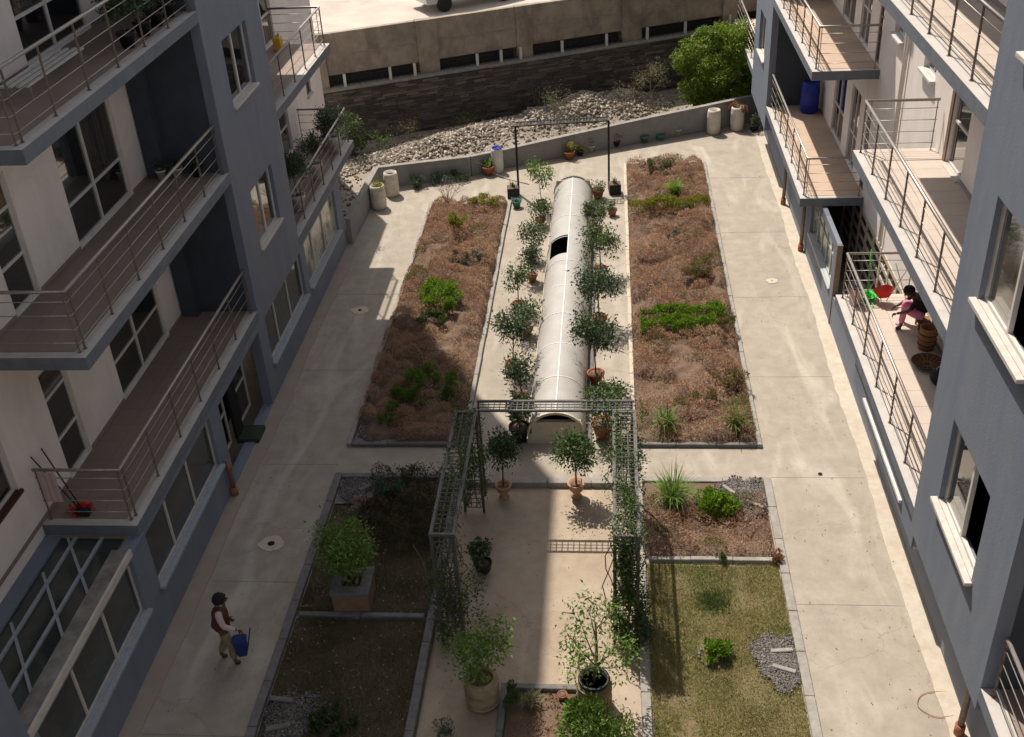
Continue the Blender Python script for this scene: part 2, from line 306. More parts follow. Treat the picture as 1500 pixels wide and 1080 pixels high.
def window(parent, x, s, y0, y1, z0, z1, vm=(), hm=(), sill=None, gm='glass', fm='frame', fw=0.065, rec=0.10, label=None, skip=(), smat='sill', sx=0.07, sg=0.04):
    """window in the wall plane x whose outside faces s (+1 / -1): frame mesh > pane meshes, sill"""
    xf = x - s*rec; xb = xf - s*0.06
    a, c = min(xf, xb), max(xf, xb); b = MB(); e = 0.002
    y0 += e; y1 -= e; z0 += e; z1 -= e
    b.box(a, c, y0, y0+fw, z0, z1).box(a, c, y1-fw, y1, z0, z1).box(a, c, y0+fw, y1-fw, z0, z0+fw).box(a, c, y0+fw, y1-fw, z1-fw, z1)
    cols = [y0+fw] + [q for q in vm] + [y1-fw]; rows = [z0+fw] + [q for q in hm] + [z1-fw]
    for q in vm: b.box(a-0.004, c+0.004, q-fw/2, q+fw/2, z0+fw, z1-fw)
    for q in hm:
        for j in range(len(cols)-1):
            ya = cols[j] + (fw/2 if j else 0); yb = cols[j+1] - (fw/2 if j < len(cols)-2 else 0)
            b.box(a+0.002, c-0.002, ya, yb, q-fw*0.4, q+fw*0.4)
    w = b.build('window', fm, parent)
    if label: w['label'] = label
    for j in range(len(cols)-1):
        for k in range(len(rows)-1):
            if (j, k) in skip: continue
            ya = cols[j] + (fw/2 if j else 0); yb = cols[j+1] - (fw/2 if j < len(cols)-2 else 0)
            za = rows[k] + (fw*0.4 if k else 0); zb = rows[k+1] - (fw*0.4 if k < len(rows)-2 else 0)
            xm = (a+c)/2 + random.uniform(-0.006, 0.006)
            MB().box(xm-0.004, xm+0.004, ya, yb, za, zb).build('pane', 'glass_curtain' if gm == 'glass' and random.random() < 0.35 else gm, w)
    if sill is not False:
        p0 = xf + s*0.002; p1 = x + s*sx
        bevel(MB().box(min(x+s*0.002, p1), max(x+s*0.002, p1), y0-sg, y1+sg, z0-0.055, z0+0.012).box(min(p0, x), max(p0, x), y0+0.002, y1-0.002, z0-0.001, z0+0.018).build('sill', smat, w), 0.006)
    return w

def railing(parent, pts, z, spacing=1.3, h=1.12, nb=4, dbl=False, r=0.032, inset_end=False, label=None):
    """balcony railing along polyline pts at slab height z: posts, tube handrail, thin horizontal bars"""
    rb = MB().tube([(p[0], p[1], z+h) for p in pts], r, 8); rl = rb.build('railing', 'steel', parent)
    if label: rl['label'] = label
    for i in range(len(pts)-1):
        a = Vector((*pts[i], 0)); b = Vector((*pts[i+1], 0)); L = (b-a).length; d = (b-a)/L
        n = max(1, round(L/spacing))
        for k in range(n+1):
            t = L*k/n
            if k == 0: t = 0.04
            if k == n: t = L-0.04
            if i > 0 and k == 0: t = 0.12
            p = a + d*t
            q = MB().bar((p.x, p.y, z+0.005), (p.x, p.y, z+h-0.02), 0.014, 0.036, up=(-d.y, d.x, 0))
            q.box(p.x-0.03, p.x+0.03, p.y-0.03, p.y+0.03, z+0.001, z+0.012)
            q.build('post', 'steel_dark', rl)
        for j in range(nb):
            zz = z + h*(0.14 + 0.68*j/(nb-1)) + 0.02
            MB().tube([(a.x, a.y, zz), (b.x, b.y, zz)], 0.0085, 5).build('bar', 'steel', rl)
    return rl

def tiles(parent, x0, x1, y0, y1, z, m, s=0.6):
    nx = max(1, round((x1-x0)/s)); ny = max(1, round((y1-y0)/s)); dx = (x1-x0)/nx; dy = (y1-y0)/ny
    me = MB().box(0.003, dx-0.003, 0.003, dy-0.003, 0, 0.012).mesh('tile'); me.materials.append(M[m])
    for i in range(nx):
        for j in range(ny):
            o = bpy.data.objects.new('tile', me); COL.objects.link(o); o.parent = parent; o.location = (x0+i*dx, y0+j*dy, z+random.uniform(0, 0.0015))

# ------------------------------------------------------------------ foliage
def rmesh(name, V, F, rnd, mm):
    """V (n,3), F (m,k) arrays -> mesh with per-face random attribute"""
    me = bpy.data.meshes.new(name); n, k = F.shape
    me.vertices.add(len(V)); me.vertices.foreach_set('co', V.astype(np.float32).ravel())
    me.loops.add(n*k); me.loops.foreach_set('vertex_index', F.astype(np.int32).ravel())
    me.polygons.add(n); me.polygons.foreach_set('loop_start', np.arange(0, n*k, k, dtype=np.int32)); me.polygons.foreach_set('loop_total', np.full(n, k, dtype=np.int32))
    at = me.attributes.new('rnd', 'FLOAT', 'FACE'); at.data.foreach_set('value', rnd.astype(np.float32))
    me.update(calc_edges=True); me.materials.append(M[mm] if isinstance(mm, str) else mm); return me
def unit(a): return a/np.maximum(np.linalg.norm(a, axis=1, keepdims=True), 1e-9)
def leaves(P, size, mm, name='crown', aspect=0.45, out=None, droop=0.2, rnd=None, jitter=0.35, up=0.5):
    """one folded four-cornered leaf at each point of P"""
    n = len(P); d = RNG.normal(size=(n, 3))
    if out is not None: d = d*0.6 + out
    d[:, 2] += -droop; d = unit(d)
    nr = RNG.normal(size=(n, 3))*0.7; nr[:, 2] += up*1.6
    w = unit(np.cross(d, nr)); nn = np.cross(w, d)
    L = (size*(1 + RNG.uniform(-jitter, jitter, n)))[:, None]
    a = P; t = P + d*L; c = P + d*L*0.5
    l = c + w*L*aspect*0.5 + nn*L*0.10; r = c - w*L*aspect*0.5 + nn*L*0.10
    V = np.empty((n*4, 3)); V[0::4] = a; V[1::4] = r; V[2::4] = t; V[3::4] = l
    i = np.arange(n)*4; F = np.stack([np.stack([i, i+1, i+2], 1), np.stack([i, i+2, i+3], 1)], 1).reshape(-1, 3)
    rv = RNG.uniform(0, 1, n)**1.5 if rnd is None else rnd
    return rmesh(name, V, F, np.repeat(rv, 2), mm)
def blades(P, h, mm, name='blades', w=0.012, lean=0.5, rnd=None, dirs=None, seg=1):
    n = len(P); hh = (h*(1+RNG.uniform(-0.4, 0.4, n)))[:, None]
    t = RNG.uniform(0, 2*np.pi, n); ln = RNG.uniform(0, lean, n)
    if dirs is None: d = np.stack([np.cos(t)*ln, np.sin(t)*ln, np.ones(n)], 1)
    else: d = dirs
    d = unit(d); s = np.stack([-np.sin(t), np.cos(t), np.zeros(n)], 1)
    V = np.empty((n*3, 3)); V[0::3] = P - s*w; V[1::3] = P + s*w; V[2::3] = P + d*hh
    F = np.arange(n*3).reshape(-1, 3)
    return rmesh(name, V, F, RNG.uniform(0, 1, n) if rnd is None else rnd, mm)
def vnoise(x, y, s=1.0, seed=0):
    """cheap smooth value noise for arrays"""
    x = np.asarray(x)*s + seed*17.3; y = np.asarray(y)*s - seed*9.1
    def h(i, j): return (np.sin(i*127.1 + j*311.7)*43758.5453) % 1.0
    xi = np.floor(x); yi = np.floor(y); fx = x-xi; fy = y-yi; fx = fx*fx*(3-2*fx); fy = fy*fy*(3-2*fy)
    return (h(xi, yi)*(1-fx)+h(xi+1, yi)*fx)*(1-fy) + (h(xi, yi+1)*(1-fx)+h(xi+1, yi+1)*fx)*fy
def fbm(x, y, s, seed=0): return (vnoise(x, y, s, seed) + 0.5*vnoise(x, y, s*2.1, seed+1) + 0.25*vnoise(x, y, s*4.3, seed+2))/1.75
def clumps(c, R, n, nc, cr, flat=1.0):
    """points in nc clumps spread through an ellipsoid of radii R about c"""
    u = unit(RNG.normal(size=(nc, 3))); rr = RNG.uniform(0.35, 1.0, nc)[:, None]**0.5
    C = u*rr*np.array(R); k = RNG.integers(0, nc, n); p = unit(RNG.normal(size=(n, 3)))*RNG.uniform(0.3, 1, n)[:, None]**0.6*cr*RNG.uniform(0.7, 1.3, nc)[k][:, None]
    p[:, 2] *= flat
    return C[k] + p + np.array(c), unit(p), C + np.array(c)

def pot_mesh(style, r, h):
    b = MB()
    if style == 'classic':
        b.lathe([(r*0.62, 0), (r*0.92, h*0.80), (r*1.04, h*0.80), (r*1.07, h), (r*0.93, h), (r*0.90, h*0.86), (r*0.02, h*0.86)], 20)
    elif style == 'bowl':
        b.lathe([(r*0.5, 0), (r*0.85, h*0.35), (r, h*0.85), (r*1.06, h*0.9), (r*1.06, h), (r*0.92, h), (r*0.88, h*0.8), (r*0.02, h*0.8)], 20)
    elif style == 'barrel':
        b.lathe([(r*0.84, 0), (r*0.93, h*0.1), (r*1.0, h*0.3), (r*1.03, h*0.33), (r*1.0, h*0.36), (r*1.0, h*0.64), (r*1.03, h*0.67), (r*1.0, h*0.70), (r*0.93, h*0.9), (r*0.84, h*0.97), (r*0.84, h), (r*0.74, h), (r*0.72, h*0.86), (r*0.02, h*0.86)], 24)
    elif style == 'cube':
        b.box(-r, r, -r, r, 0, h)
    elif style == 'urn':
        b.lathe([(r*0.6, 0), (r*0.7, h*0.04), (r*0.35, h*0.12), (r*0.45, h*0.3), (r*0.85, h*0.55), (r*0.95, h*0.9), (r*1.1, h*0.93), (r*1.1, h), (r*0.95, h), (r*0.8, h*0.88), (r*0.02, h*0.88)], 20)
    return b
def add_pot(t, style, r, h, m, lid=None):
    p = pot_mesh(style, r, h).build('pot', m, t)
    MB().lathe([(r*0.8, h*0.86), (r*0.8, h*0.885), (r*0.01, h*0.90)] if style != 'cube' else [(r*0.8, h*1.002), (r*0.8, h*1.01), (r*0.01, h*1.02)], 14).build('soil', 'soil', t)
    return p
def limbs(base, top, n, spread, r0, seed=0, mm='bark', parent=None, name='trunk', curve=0.1, start=0.3):
    """a trunk and n forking limbs as one tapered mesh; returns limb tips"""
    rn = random.Random(seed); b = MB(); B = Vector(base); T = Vector(top); tips = []
    mid = (B+T)/2 + Vector((rn.uniform(-1, 1), rn.uniform(-1, 1), 0))*curve*(T-B).length*0.3
    pts = [B, (B+mid)/2, mid, (mid+T)/2, T]
    b.tube(pts, [r0, r0*0.85, r0*0.7, r0*0.5, r0*0.25], 6); tips.append(T)
    for k in range(n):
        f = rn.uniform(start, 0.95); P = B.lerp(mid, f*2) if f < 0.5 else mid.lerp(T, f*2-1)
        a = 2*math.pi*(k/n) + rn.uniform(-0.5, 0.5); sp = spread*rn.uniform(0.6, 1.05)
        E = P + Vector((math.cos(a)*sp, math.sin(a)*sp, (T.z-P.z)*rn.uniform(0.1, 1.0)+sp*rn.uniform(-0.1, 0.3)))
        Mm = (P+E)/2 + Vector((0, 0, -0.06*sp)); b.tube([P, Mm, E], [r0*0.45, r0*0.3, r0*0.12], 5); tips.append(E)
        for q in range(2):
            Q = Mm.lerp(E, rn.uniform(0, 0.7)); a2 = a + rn.uniform(-1.1, 1.1)
            E2 = Q + Vector((math.cos(a2), math.sin(a2), rn.uniform(0.1, 0.9)))*sp*0.45; b.tube([Q, (Q+E2)/2, E2], [r0*0.2, r0*0.14, r0*0.07], 4); tips.append(E2)
    b.build(name, mm, parent); return tips
def tip_leaves(tips, n, spr, size, mm, parent, name='crown', inner=0.0, **kw):
    T = np.array([tuple(t) for t in tips]); k = RNG.integers(0, len(T), n)
    g = RNG.normal(size=(n, 3)); P = T[k] + g*spr*np.array([0.95, 0.95, 1.15])
    return link(name, leaves(P, size, mm, name, out=unit(g)*0.7, **kw), mm, parent)
def potted(name, label, loc, pot, h, cr, nl, size, mm, seed=0, group=None, trunk=0.45, nlimb=7, rt=0.02, mbark='bark', spr=None, cat='potted plant', rz=0):
    t = thing(name, label, cat, loc, rz, group); style, r, ph, pm = pot
    add_pot(t, style, r, ph, pm)
    tips = limbs((0, 0, ph*0.85), (random.uniform(-.09, .09), random.uniform(-.09, .09), h), nlimb+4, cr*1.12, rt, seed, mbark, t, start=trunk)
    tip_leaves(tips, int(nl*1.7), (spr or cr*0.30)*0.92, size*0.95, mm, t); return t
def tuft(parent, loc, n, L, mm, w=0.012, name='leaf_blades', spread=0.03, arch=0.9, seg=4):
    """arching strap leaves fanning from one crown"""
    b_v = []; b_f = []; x0, y0, z0 = loc
    for i in range(n):
        a = random.uniform(0, 2*math.pi); l = L*random.uniform(0.6, 1.1); e = random.uniform(0.35, 1.3); ar = arch*random.uniform(0.6, 1.3)
        s = (-math.sin(a), math.cos(a)); px = x0+random.gauss(0, spread); py = y0+random.gauss(0, spread); pz = z0; ang = math.pi/2 - 0.25*e; base = len(b_v)
        for k in range(seg+1):
            f = k/seg; ww = w*(1-f**2)*1.0 + 0.001
            b_v += [(px+s[0]*ww, py+s[1]*ww, pz), (px-s[0]*ww, py-s[1]*ww, pz)]
            px += math.cos(a)*math.cos(ang)*l/seg; py += math.sin(a)*math.cos(ang)*l/seg; pz += math.sin(ang)*l/seg; ang -= ar*e*0.55
        for k in range(seg): j = base+2*k; b_f.append((j, j+1, j+3, j+2))
    V = np.array(b_v); F = np.array(b_f)
    return link(name, rmesh(name, V, F, np.repeat(RNG.uniform(0, 1, n), seg), mm), mm, parent)

# ------------------------------------------------------------------ ground
def sheet(name, polys, m, kind='structure', parent=None):
    b = MB()
    for poly, z in polys:
        i = len(b.v); b.v += [(p[0], p[1], z) for p in poly]; b.f.append(tuple(range(i, i+len(poly)))); b.smooth.append(False)
    o = b.build(name, m, parent)
    if kind: o['kind'] = kind
    return o
def rect(x0, x1, y0, y1): return [(x0, y0), (x1, y0), (x1, y1), (x0, y1)]
XL0, XLW, XR0, XRW, XRG = -8.53, -10.33, 5.20, 6.92, 5.83
STEP_Y = 19.15; LOWZ = -0.13; CX0, CX1 = -3.42, 0.50
sheet('ground', [(rect(-400, 400, -200, 700), -0.6)], 'dirt')
sheet('pavement', [([(-8.6, STEP_Y), (6.9, STEP_Y), (6.9, 42.8), (-5.12, 37.15), (-8.6, 36.1)], 0.0), (rect(-8.6, CX0, -8, STEP_Y), 0.0), (rect(CX1, 6.9, -8, STEP_Y), 0.0)], 'pave')
sheet('plaza_floor', [(rect(CX0-0.1, CX1+0.1, -8, STEP_Y+0.1), LOWZ)], 'court')
sheet('dirt_yard', [([(-14, 31.6), (-8.40, 31.6), (-8.40, 36.1), (-5.12, 37.15), (6.9, 42.8), (14, 46), (14, 62), (-30, 62), (-30, 31.6)], -0.02)], 'dirt')
# step down to the lower plaza: kerb with a visible nosing
st = thing('plaza_step', 'low concrete step edge between upper path and lower plaza, between the two arches', 'step', ((CX0+CX1)/2, STEP_Y, 0))
for k in range(4):
    w = (CX1-CX0)/4; x = -((CX1-CX0)/2) + k*w
    bevel(MB().box(x+0.004, x+w-0.004, -0.10, 0.10, LOWZ-0.05, 0.012+0.002*(k % 2)).build('step_stone', 'kerb', st), 0.012)
for nm, x0, x1 in (('left', CX0-0.0, CX0+0.10), ('right', CX1-0.10, CX1)):
    pass

# aprons: pale cement strips along both buildings' feet
def strip(name, label, x_in, x_out, m, seed, y0, y1, zt=0.03):
    n = int((y1-y0)/0.35); poly = []; rn = random.Random(seed)
    for k in range(n+1): poly.append((x_out + rn.uniform(-0.02, 0.02) + 0.03*math.sin(k*0.31+seed), y0+(y1-y0)*k/n))
    pts = [(x_in, y0)] + poly + [(x_in, y1)]
    if x_out < x_in: pts = pts[::-1]
    pts = pts[::-1] if x_out > x_in else pts
    b = MB(); N = len(poly)
    for k in range(N-1):
        a, c = poly[k], poly[k+1]; q = [(x_in, a[1], zt), (a[0], a[1], zt*0.6), (c[0], c[1], zt*0.6), (x_in, c[1], zt)]
        if x_out < x_in: q = q[::-1]
        b.quad(*q); e = [(a[0], a[1], zt*0.6), (a[0], a[1], -0.01), (c[0], c[1], -0.01), (c[0], c[1], zt*0.6)]
        if x_out < x_in: e = e[::-1]
        b.quad(*e)
    o = b.build(name, m); o['kind'] = 'structure'; return o
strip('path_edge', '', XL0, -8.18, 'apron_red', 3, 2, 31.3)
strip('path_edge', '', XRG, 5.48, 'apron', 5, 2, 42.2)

# ------------------------------------------------------------------ left building
STOREYS = [2.6, 6.15, 9.7, 13.25, 16.8, 20.35]
TOP = 23.9
LB = thing('apartment_building', 'white and blue-grey apartment block on the left, mostly in shade, with steel railed balconies', 'building', (XL0, 22, 0))
LBo = LB
LB.location = (0, 0, 0)
# ground floor front wall
gh = [(10.2, 13.95, 1.02, 2.24), (14.62, 18.38, 0.98, 2.24), (18.95, 22.15, 0.06, 2.15), (22.75, 26.35, 0.90, 2.20), (26.80, 30.65, 0.88, 2.26)]
wall_x('ground_floor_wall', 'blue', XL0, XL0-0.25, -8, 31.4, -0.3, 2.35, gh, LB)
MB().box(XLW-3, XL0-0.26, 31.15, 31.4, -0.3, 2.35).build('end_wall', 'blue', LB)
for g, vm in ((gh[0], [11.5, 12.75]), (gh[1], [15.75, 17.0]), (gh[3], [23.75, 25.0]), (gh[4], [27.85, 29.2])):
    window(LB, XL0, 1, *g, vm=vm, gm='glass_green' if g[1] < 27 else 'glass_pale', fm='sill', smat='sill_grey', sx=0.10, rec=0.08, fw=0.05)
# recessed glazed entrance
MB().box(XL0-1.05, XL0-1.0, 18.9, 22.3, -0.1, 2.35).build('entrance_backing', 'void', LB)
window(LB, XL0-0.45, 1, 19.05, 20.5, 0.06, 2.15, vm=[19.75], hm=[0.95], sill=False, fw=0.07, label='white framed glazed door, closed')
window(LB, XL0-0.45, 1, 21.0, 22.6-0.5, 0.06, 2.15, vm=[], hm=[0.95], sill=False, fw=0.07)
bevel(MB().box(XL0-0.45, XL0+0.10, 20.5, 21.1, 0.0, 0.14).build('doorstep', 'mat_green', LB), 0.01)
MB().box(XL0-0.47, XL0-0.40, 20.52, 20.98, 0.14, 2.2).build('door', 'void', LB)
# blue blocks (front wall with windows, flanks)
def block(parent, xo, s, y0, y1, z0, z1, wins, depth=2.2, mm='blue', wkw=None, openwin=None):
    holes = [w[:4] for w in wins]
    wall_x('block_wall', mm, xo, xo-s*0.22, y0, y1, z0, z1, holes, parent)
    a, c = sorted((xo-s*0.222, xo-s*depth))
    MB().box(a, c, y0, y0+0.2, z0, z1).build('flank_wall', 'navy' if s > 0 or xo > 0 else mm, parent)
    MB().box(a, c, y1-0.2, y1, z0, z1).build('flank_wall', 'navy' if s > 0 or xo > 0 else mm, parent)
    MB().box(a, c, y0+0.2, y1-0.2, z0, z0+0.15).build('soffit', 'soffit', parent)
    for k, w in enumerate(wins):
        if w[3] > 13.5: continue
        window(parent, xo, s, *w[:4], vm=[(w[0]+w[1])/2 + (w[4] if len(w) > 4 else 0)], **(wkw or {}), skip=(w[5] if len(w) > 5 else ()))
wl = [(23.45, 25.28, z+1.12, z+2.62) for z in STOREYS]
block(LB, XL0, 1, 22.35, 26.45, 2.352, TOP-0.2, wl)
block(LB, XL0, 1, 4.0, 10.0, 2.352, TOP-0.2, [])
block(LB, XL0, 1, 26.45, 31.2, 9.4, TOP-0.2, [])  # unseen upper mass, added and shaped for the shadow edge on the courtyard
# white wall behind the balconies
for z in STOREYS[:3]:
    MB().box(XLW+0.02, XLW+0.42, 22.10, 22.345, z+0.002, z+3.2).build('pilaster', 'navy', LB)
wh = []
for z in STOREYS: wh += [(18.5, 21.22, z+0.02, z+2.35), (15.78, 16.72, z+0.02, z+2.35), (12.2, 14.2, z+1.0, z+2.3)]
wall_x('white_wall', 'white', XLW, XLW-0.25, 10.0, 22.35, 2.3, TOP, wh, LB)
for z in STOREYS[:4]:
    window(LB, XLW, 1, 18.5, 21.22, z+0.02, z+2.35, vm=[19.78], hm=[z+0.86], sill=False, rec=0.05, fw=0.08, label=None)
    window(LB, XLW, 1, 15.78, 16.72, z+0.02, z+2.35, vm=[], hm=[z+0.86, z+1.75], sill=False, rec=0.05, fw=0.08)
    window(LB, XLW, 1, 12.2, 14.2, z+1.0, z+2.3, vm=[13.2], hm=[], rec=0.06, smat='wicker_dark', fw=0.08)
    for (a, b_) in ((10.01, 15.75), (16.76, 18.47), (21.26, 22.34)):
        MB().box(XLW+0.002, XLW+0.018, a, b_, z+0.002, z+0.09).build('skirting', 'tile_dark', LB)
fh = []
for z in STOREYS[:2]: fh += [(31.2, 33.15, z+0.02, z+2.3), (35.65, 36.25, z+0.95, z+1.6), (27.6, 29.6, z+0.02, z+2.3)]
wall_x('white_wall', 'white', XLW, XLW-0.25, 26.45, 37.7, -0.3, 9.4, fh, LB)
MB().box(XLW-4, XLW-0.25, 37.45, 37.7, -0.3, 9.4).build('end_wall', 'white', LB)
for z in STOREYS[:2]:
    window(LB, XLW, 1, 31.2, 33.15, z+0.02, z+2.3, vm=[32.2], hm=[z+0.9], sill=False, rec=0.05, fw=0.07)
    window(LB, XLW, 1, 27.6, 29.6, z+0.02, z+2.3, vm=[28.6], hm=[z+0.9], sill=False, rec=0.05, fw=0.07)
    window(LB, XLW, 1, 35.65, 36.25, z+0.95, z+1.6, fm='frame_dark', rec=0.05)
MB().box(XLW-6, XL0+0.0, -8, 31.2, TOP-0.18, TOP+0.2).build('roof', 'soffit', LB)
MB().box(XLW-6, XLW-5.8, -8, 37.7, -0.3, TOP-0.2).build('back_wall', 'white', LB)
# balconies
def balcony(parent, xo, xw, y0, y1, z, tm, rail=None, lip=0.26, slabm='soffit', tilesz=0.6, label=None):
    a, c = sorted((xo, xw)); 
    sl_ = MB().box(a, c, y0, y1, z-0.24, z-0.006).build('balcony_slab', slabm, parent)
    if label: sl_['label'] = label
    if rail is None: return sl_
    s = 1 if xo > xw else -1
    e = 0.003; xi = xo - s*lip
    l0, l1 = sorted((xo - s*e, xi))
    MB().box(l0, l1, y0+e, y1-e, z-0.006, z).build('screed', 'slabtop', sl_)
    t0, t1 = sorted((xi, xw + s*0.002))
    MB().box(t0, t1, y0+e, y0+lip*0.7, z-0.006, z).build('screed', 'slabtop', sl_)
    MB().box(t0, t1, y0+lip*0.7, y1-e, z-0.006, z-0.003).build('screed', 'kerb_dark', sl_)
    tiles(sl_, t0+0.002, t1-0.002, y0+lip*0.7+0.002, y1-e-0.002, z-0.003, tm, tilesz)
    railing(parent, rail, z)
    return sl_
for k, z in enumerate(STOREYS):
    r = [(XLW+0.08, 14.62), (XL0-0.13, 14.62), (XL0-0.13, 22.3)] if k < 3 else None
    balcony(LB, XL0, XLW, 14.45, 22.345, z, 'tile_dark', r)
for k, z in enumerate(STOREYS[:2]):
    ye = (34.0, 32.7)[k]
    balcony(LB, XL0, XLW, 26.455, ye, z, 'tile_dark', [(XL0-0.13, 26.5), (XL0-0.13, ye-0.15), (XLW+0.08, ye-0.15)])
    MB().box(XL0-0.02, XL0+0.004, 26.46, ye, z-0.20, z-0.02).build('slab_edge', 'soffit', LB)
# lean-to glazed roof over the near shop
gr = MB()
zr = 2.30
MB().box(XLW, XL0-0.34, 10.0, 14.44, zr-0.02, zr-0.008).build('roof_glass', 'glass_green', LB)
MB().box(XL0-0.34, XL0-0.03, 10.0, 14.0, 2.352, 2.42).build('fascia', 'peel', LB)
MB().box(XL0-0.03, XL0+0.02, 10.0, 14.0, 2.30, 2.44).build('gutter', 'sill', LB)
MB().box(XLW+0.002, XLW+0.30, 10.0, 14.44, zr-0.004, zr+0.05).build('flashing', 'blue', LB)
for x in (-9.75, -9.25): MB().box(x-0.03, x+0.03, 10.0, 14.44, zr-0.005, zr+0.04).build('glazing_bar', 'sill_grey', LB)
for (p, q) in (((-9.9, 14.42), (-8.88, 12.95)), ((-9.95, 13.5), (-8.88, 11.95)), ((-9.95, 12.3), (-8.88, 10.8))):
    MB().bar((p[0], p[1], zr+0.015), (q[0], q[1], zr+0.015), 0.05, 0.035).build('glazing_bar', 'sill_grey', LB)
for y in (14.3,):
    MB().box(XL0-0.25, XL0+0.03, 14.0, 14.6, 2.353, 2.36).build('pier_cap', 'blue', LB)
# drain pipe at the entrance pier
def drain(label, x, y, z1, m='redpipe', lean=0.0):
    t = thing('drain_pipe', label, 'pipe', (x, y, 0))
    MB().tube([(0, 0, 0.25), (0, 0, z1)], 0.055, 10).build('pipe', 'steel_dark', t)
    MB().tube([(0, 0, 0.02), (0, 0, 0.24), ], 0.085, 10).build('collar', m, t)
    MB().tube([(0, 0, z1-0.3), (0, 0, z1-0.12)], 0.07, 10).build('bracket', m, t); return t
drain('drain pipe with rusty collar at the entrance pier of left building', XL0+0.09, 18.55, 1.0)
drain('terracotta drain pipe beside blue windows, second from the far end on right', 5.66, 34.0, 1.9)
drain('orange drain pipe under the end of the lower far balcony on right', 5.72, 30.5, 1.9)
drain('orange brown drain pipe in the bottom right corner of the path', 5.66, 12.45, 2.0)

# ------------------------------------------------------------------ right building
RB = thing('apartment_building', 'sunlit blue-grey and white apartment block on the right with tiled balconies', 'building')
rgh = [(24.0, 25.4, 0.95, 2.0), (26.3, 28.2, 0.95, 2.0), (28.6, 30.2, 0.95, 2.0), (16.2, 21.3, 0.95, 2.0)]
wall_x('ground_floor_wall', 'blue', XRG, XRG+0.25, -8, 42.2, -0.3, 2.05, [], RB) if False else None
wall_x('ground_floor_wall', 'blue', XRG, XRG+0.22, -8, 22.9, -0.3, 2.35, [(16.2, 21.3, 0.78, 1.9)], RB)
wall_x('ground_floor_wall', 'blue', XRG, XRG+0.12, 26.1, 42.2, -0.3, 2.35, [(26.5, 30.0, 0.85, 2.1)], RB)
wall_x('ground_floor_wall', 'blue', XRG, XRG+0.22, 22.9, 26.1, -0.3, 0.9, [], RB)
window(RB, XRG, -1, 16.2, 21.3, 0.78, 1.9, vm=[17.5, 18.8, 20.1], fm='plastic_white', gm='glass_green', smat='plastic_white', sx=0.14)
window(RB, XRG, -1, 26.5, 30.0, 0.85, 2.1, vm=[27.2, 27.9, 28.6, 29.3], hm=[1.6], fm='frame_blue', gm='glass_pale', smat='frame_blue', sx=0.05)
MB().box(XRG-0.02, XRG+0.12, 25.98, 26.095, -0.2, 2.36).build('pillar', 'steel_dark', RB)
MB().box(5.30, 5.34, 15.2, 20.7, 1.62, 2.35).build('fascia', 'blue', RB); MB().box(5.24, 5.298, 16.1, 19.5, 1.90, 1.97).build('light_batten', 'plastic_white', RB)
# steel gridded shop window in the side recess
b = MB()
window(RB, XRW-0.02, -1, 23.2, 30.8, 0.1, 2.3, vm=[24.1, 25.0, 25.9, 26.8, 27.7, 28.6, 29.5], hm=[0.5, 0.85, 1.2, 1.55, 1.9], fm='plaster', gm='glass_brown', sill=False, fw=0.13, rec=0.0)
MB().box(XRG+0.22, XRW+0.2, 22.9, 28.5, -0.05, 0.02).build('recess_floor', 'slabtop', RB)
MB().box(XRW+0.1, XRW+0.2, 22.9, 31, -0.1, 2.33).build('backing', 'void', RB)
# blocks
wr = [(12.15, 14.12, z+1.07, z+2.62, 0.0) for z in STOREYS]
wr[0] = (12.22, 14.10, 3.62, 5.18, 0.0, ((0, 0),))
wr[1] = (12.05, 14.12, 7.25, 8.85, 0.0, ((0, 0),))
block(RB, XR0, -1, 11.12, 15.12, 2.15, 13.6, [w for w in wr if w[3] < 13.6], wkw=dict(rec=0.09, sx=0.11, sg=0.07, fw=0.065))
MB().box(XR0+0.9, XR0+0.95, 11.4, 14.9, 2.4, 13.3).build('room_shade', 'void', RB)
wf = [(37.6, 39.2, z+1.1, z+2.5) for z in STOREYS if z < 10]
block(RB, XR0, -1, 36.3, 40.4, 1.75, 13.6, wf, depth=1.8)
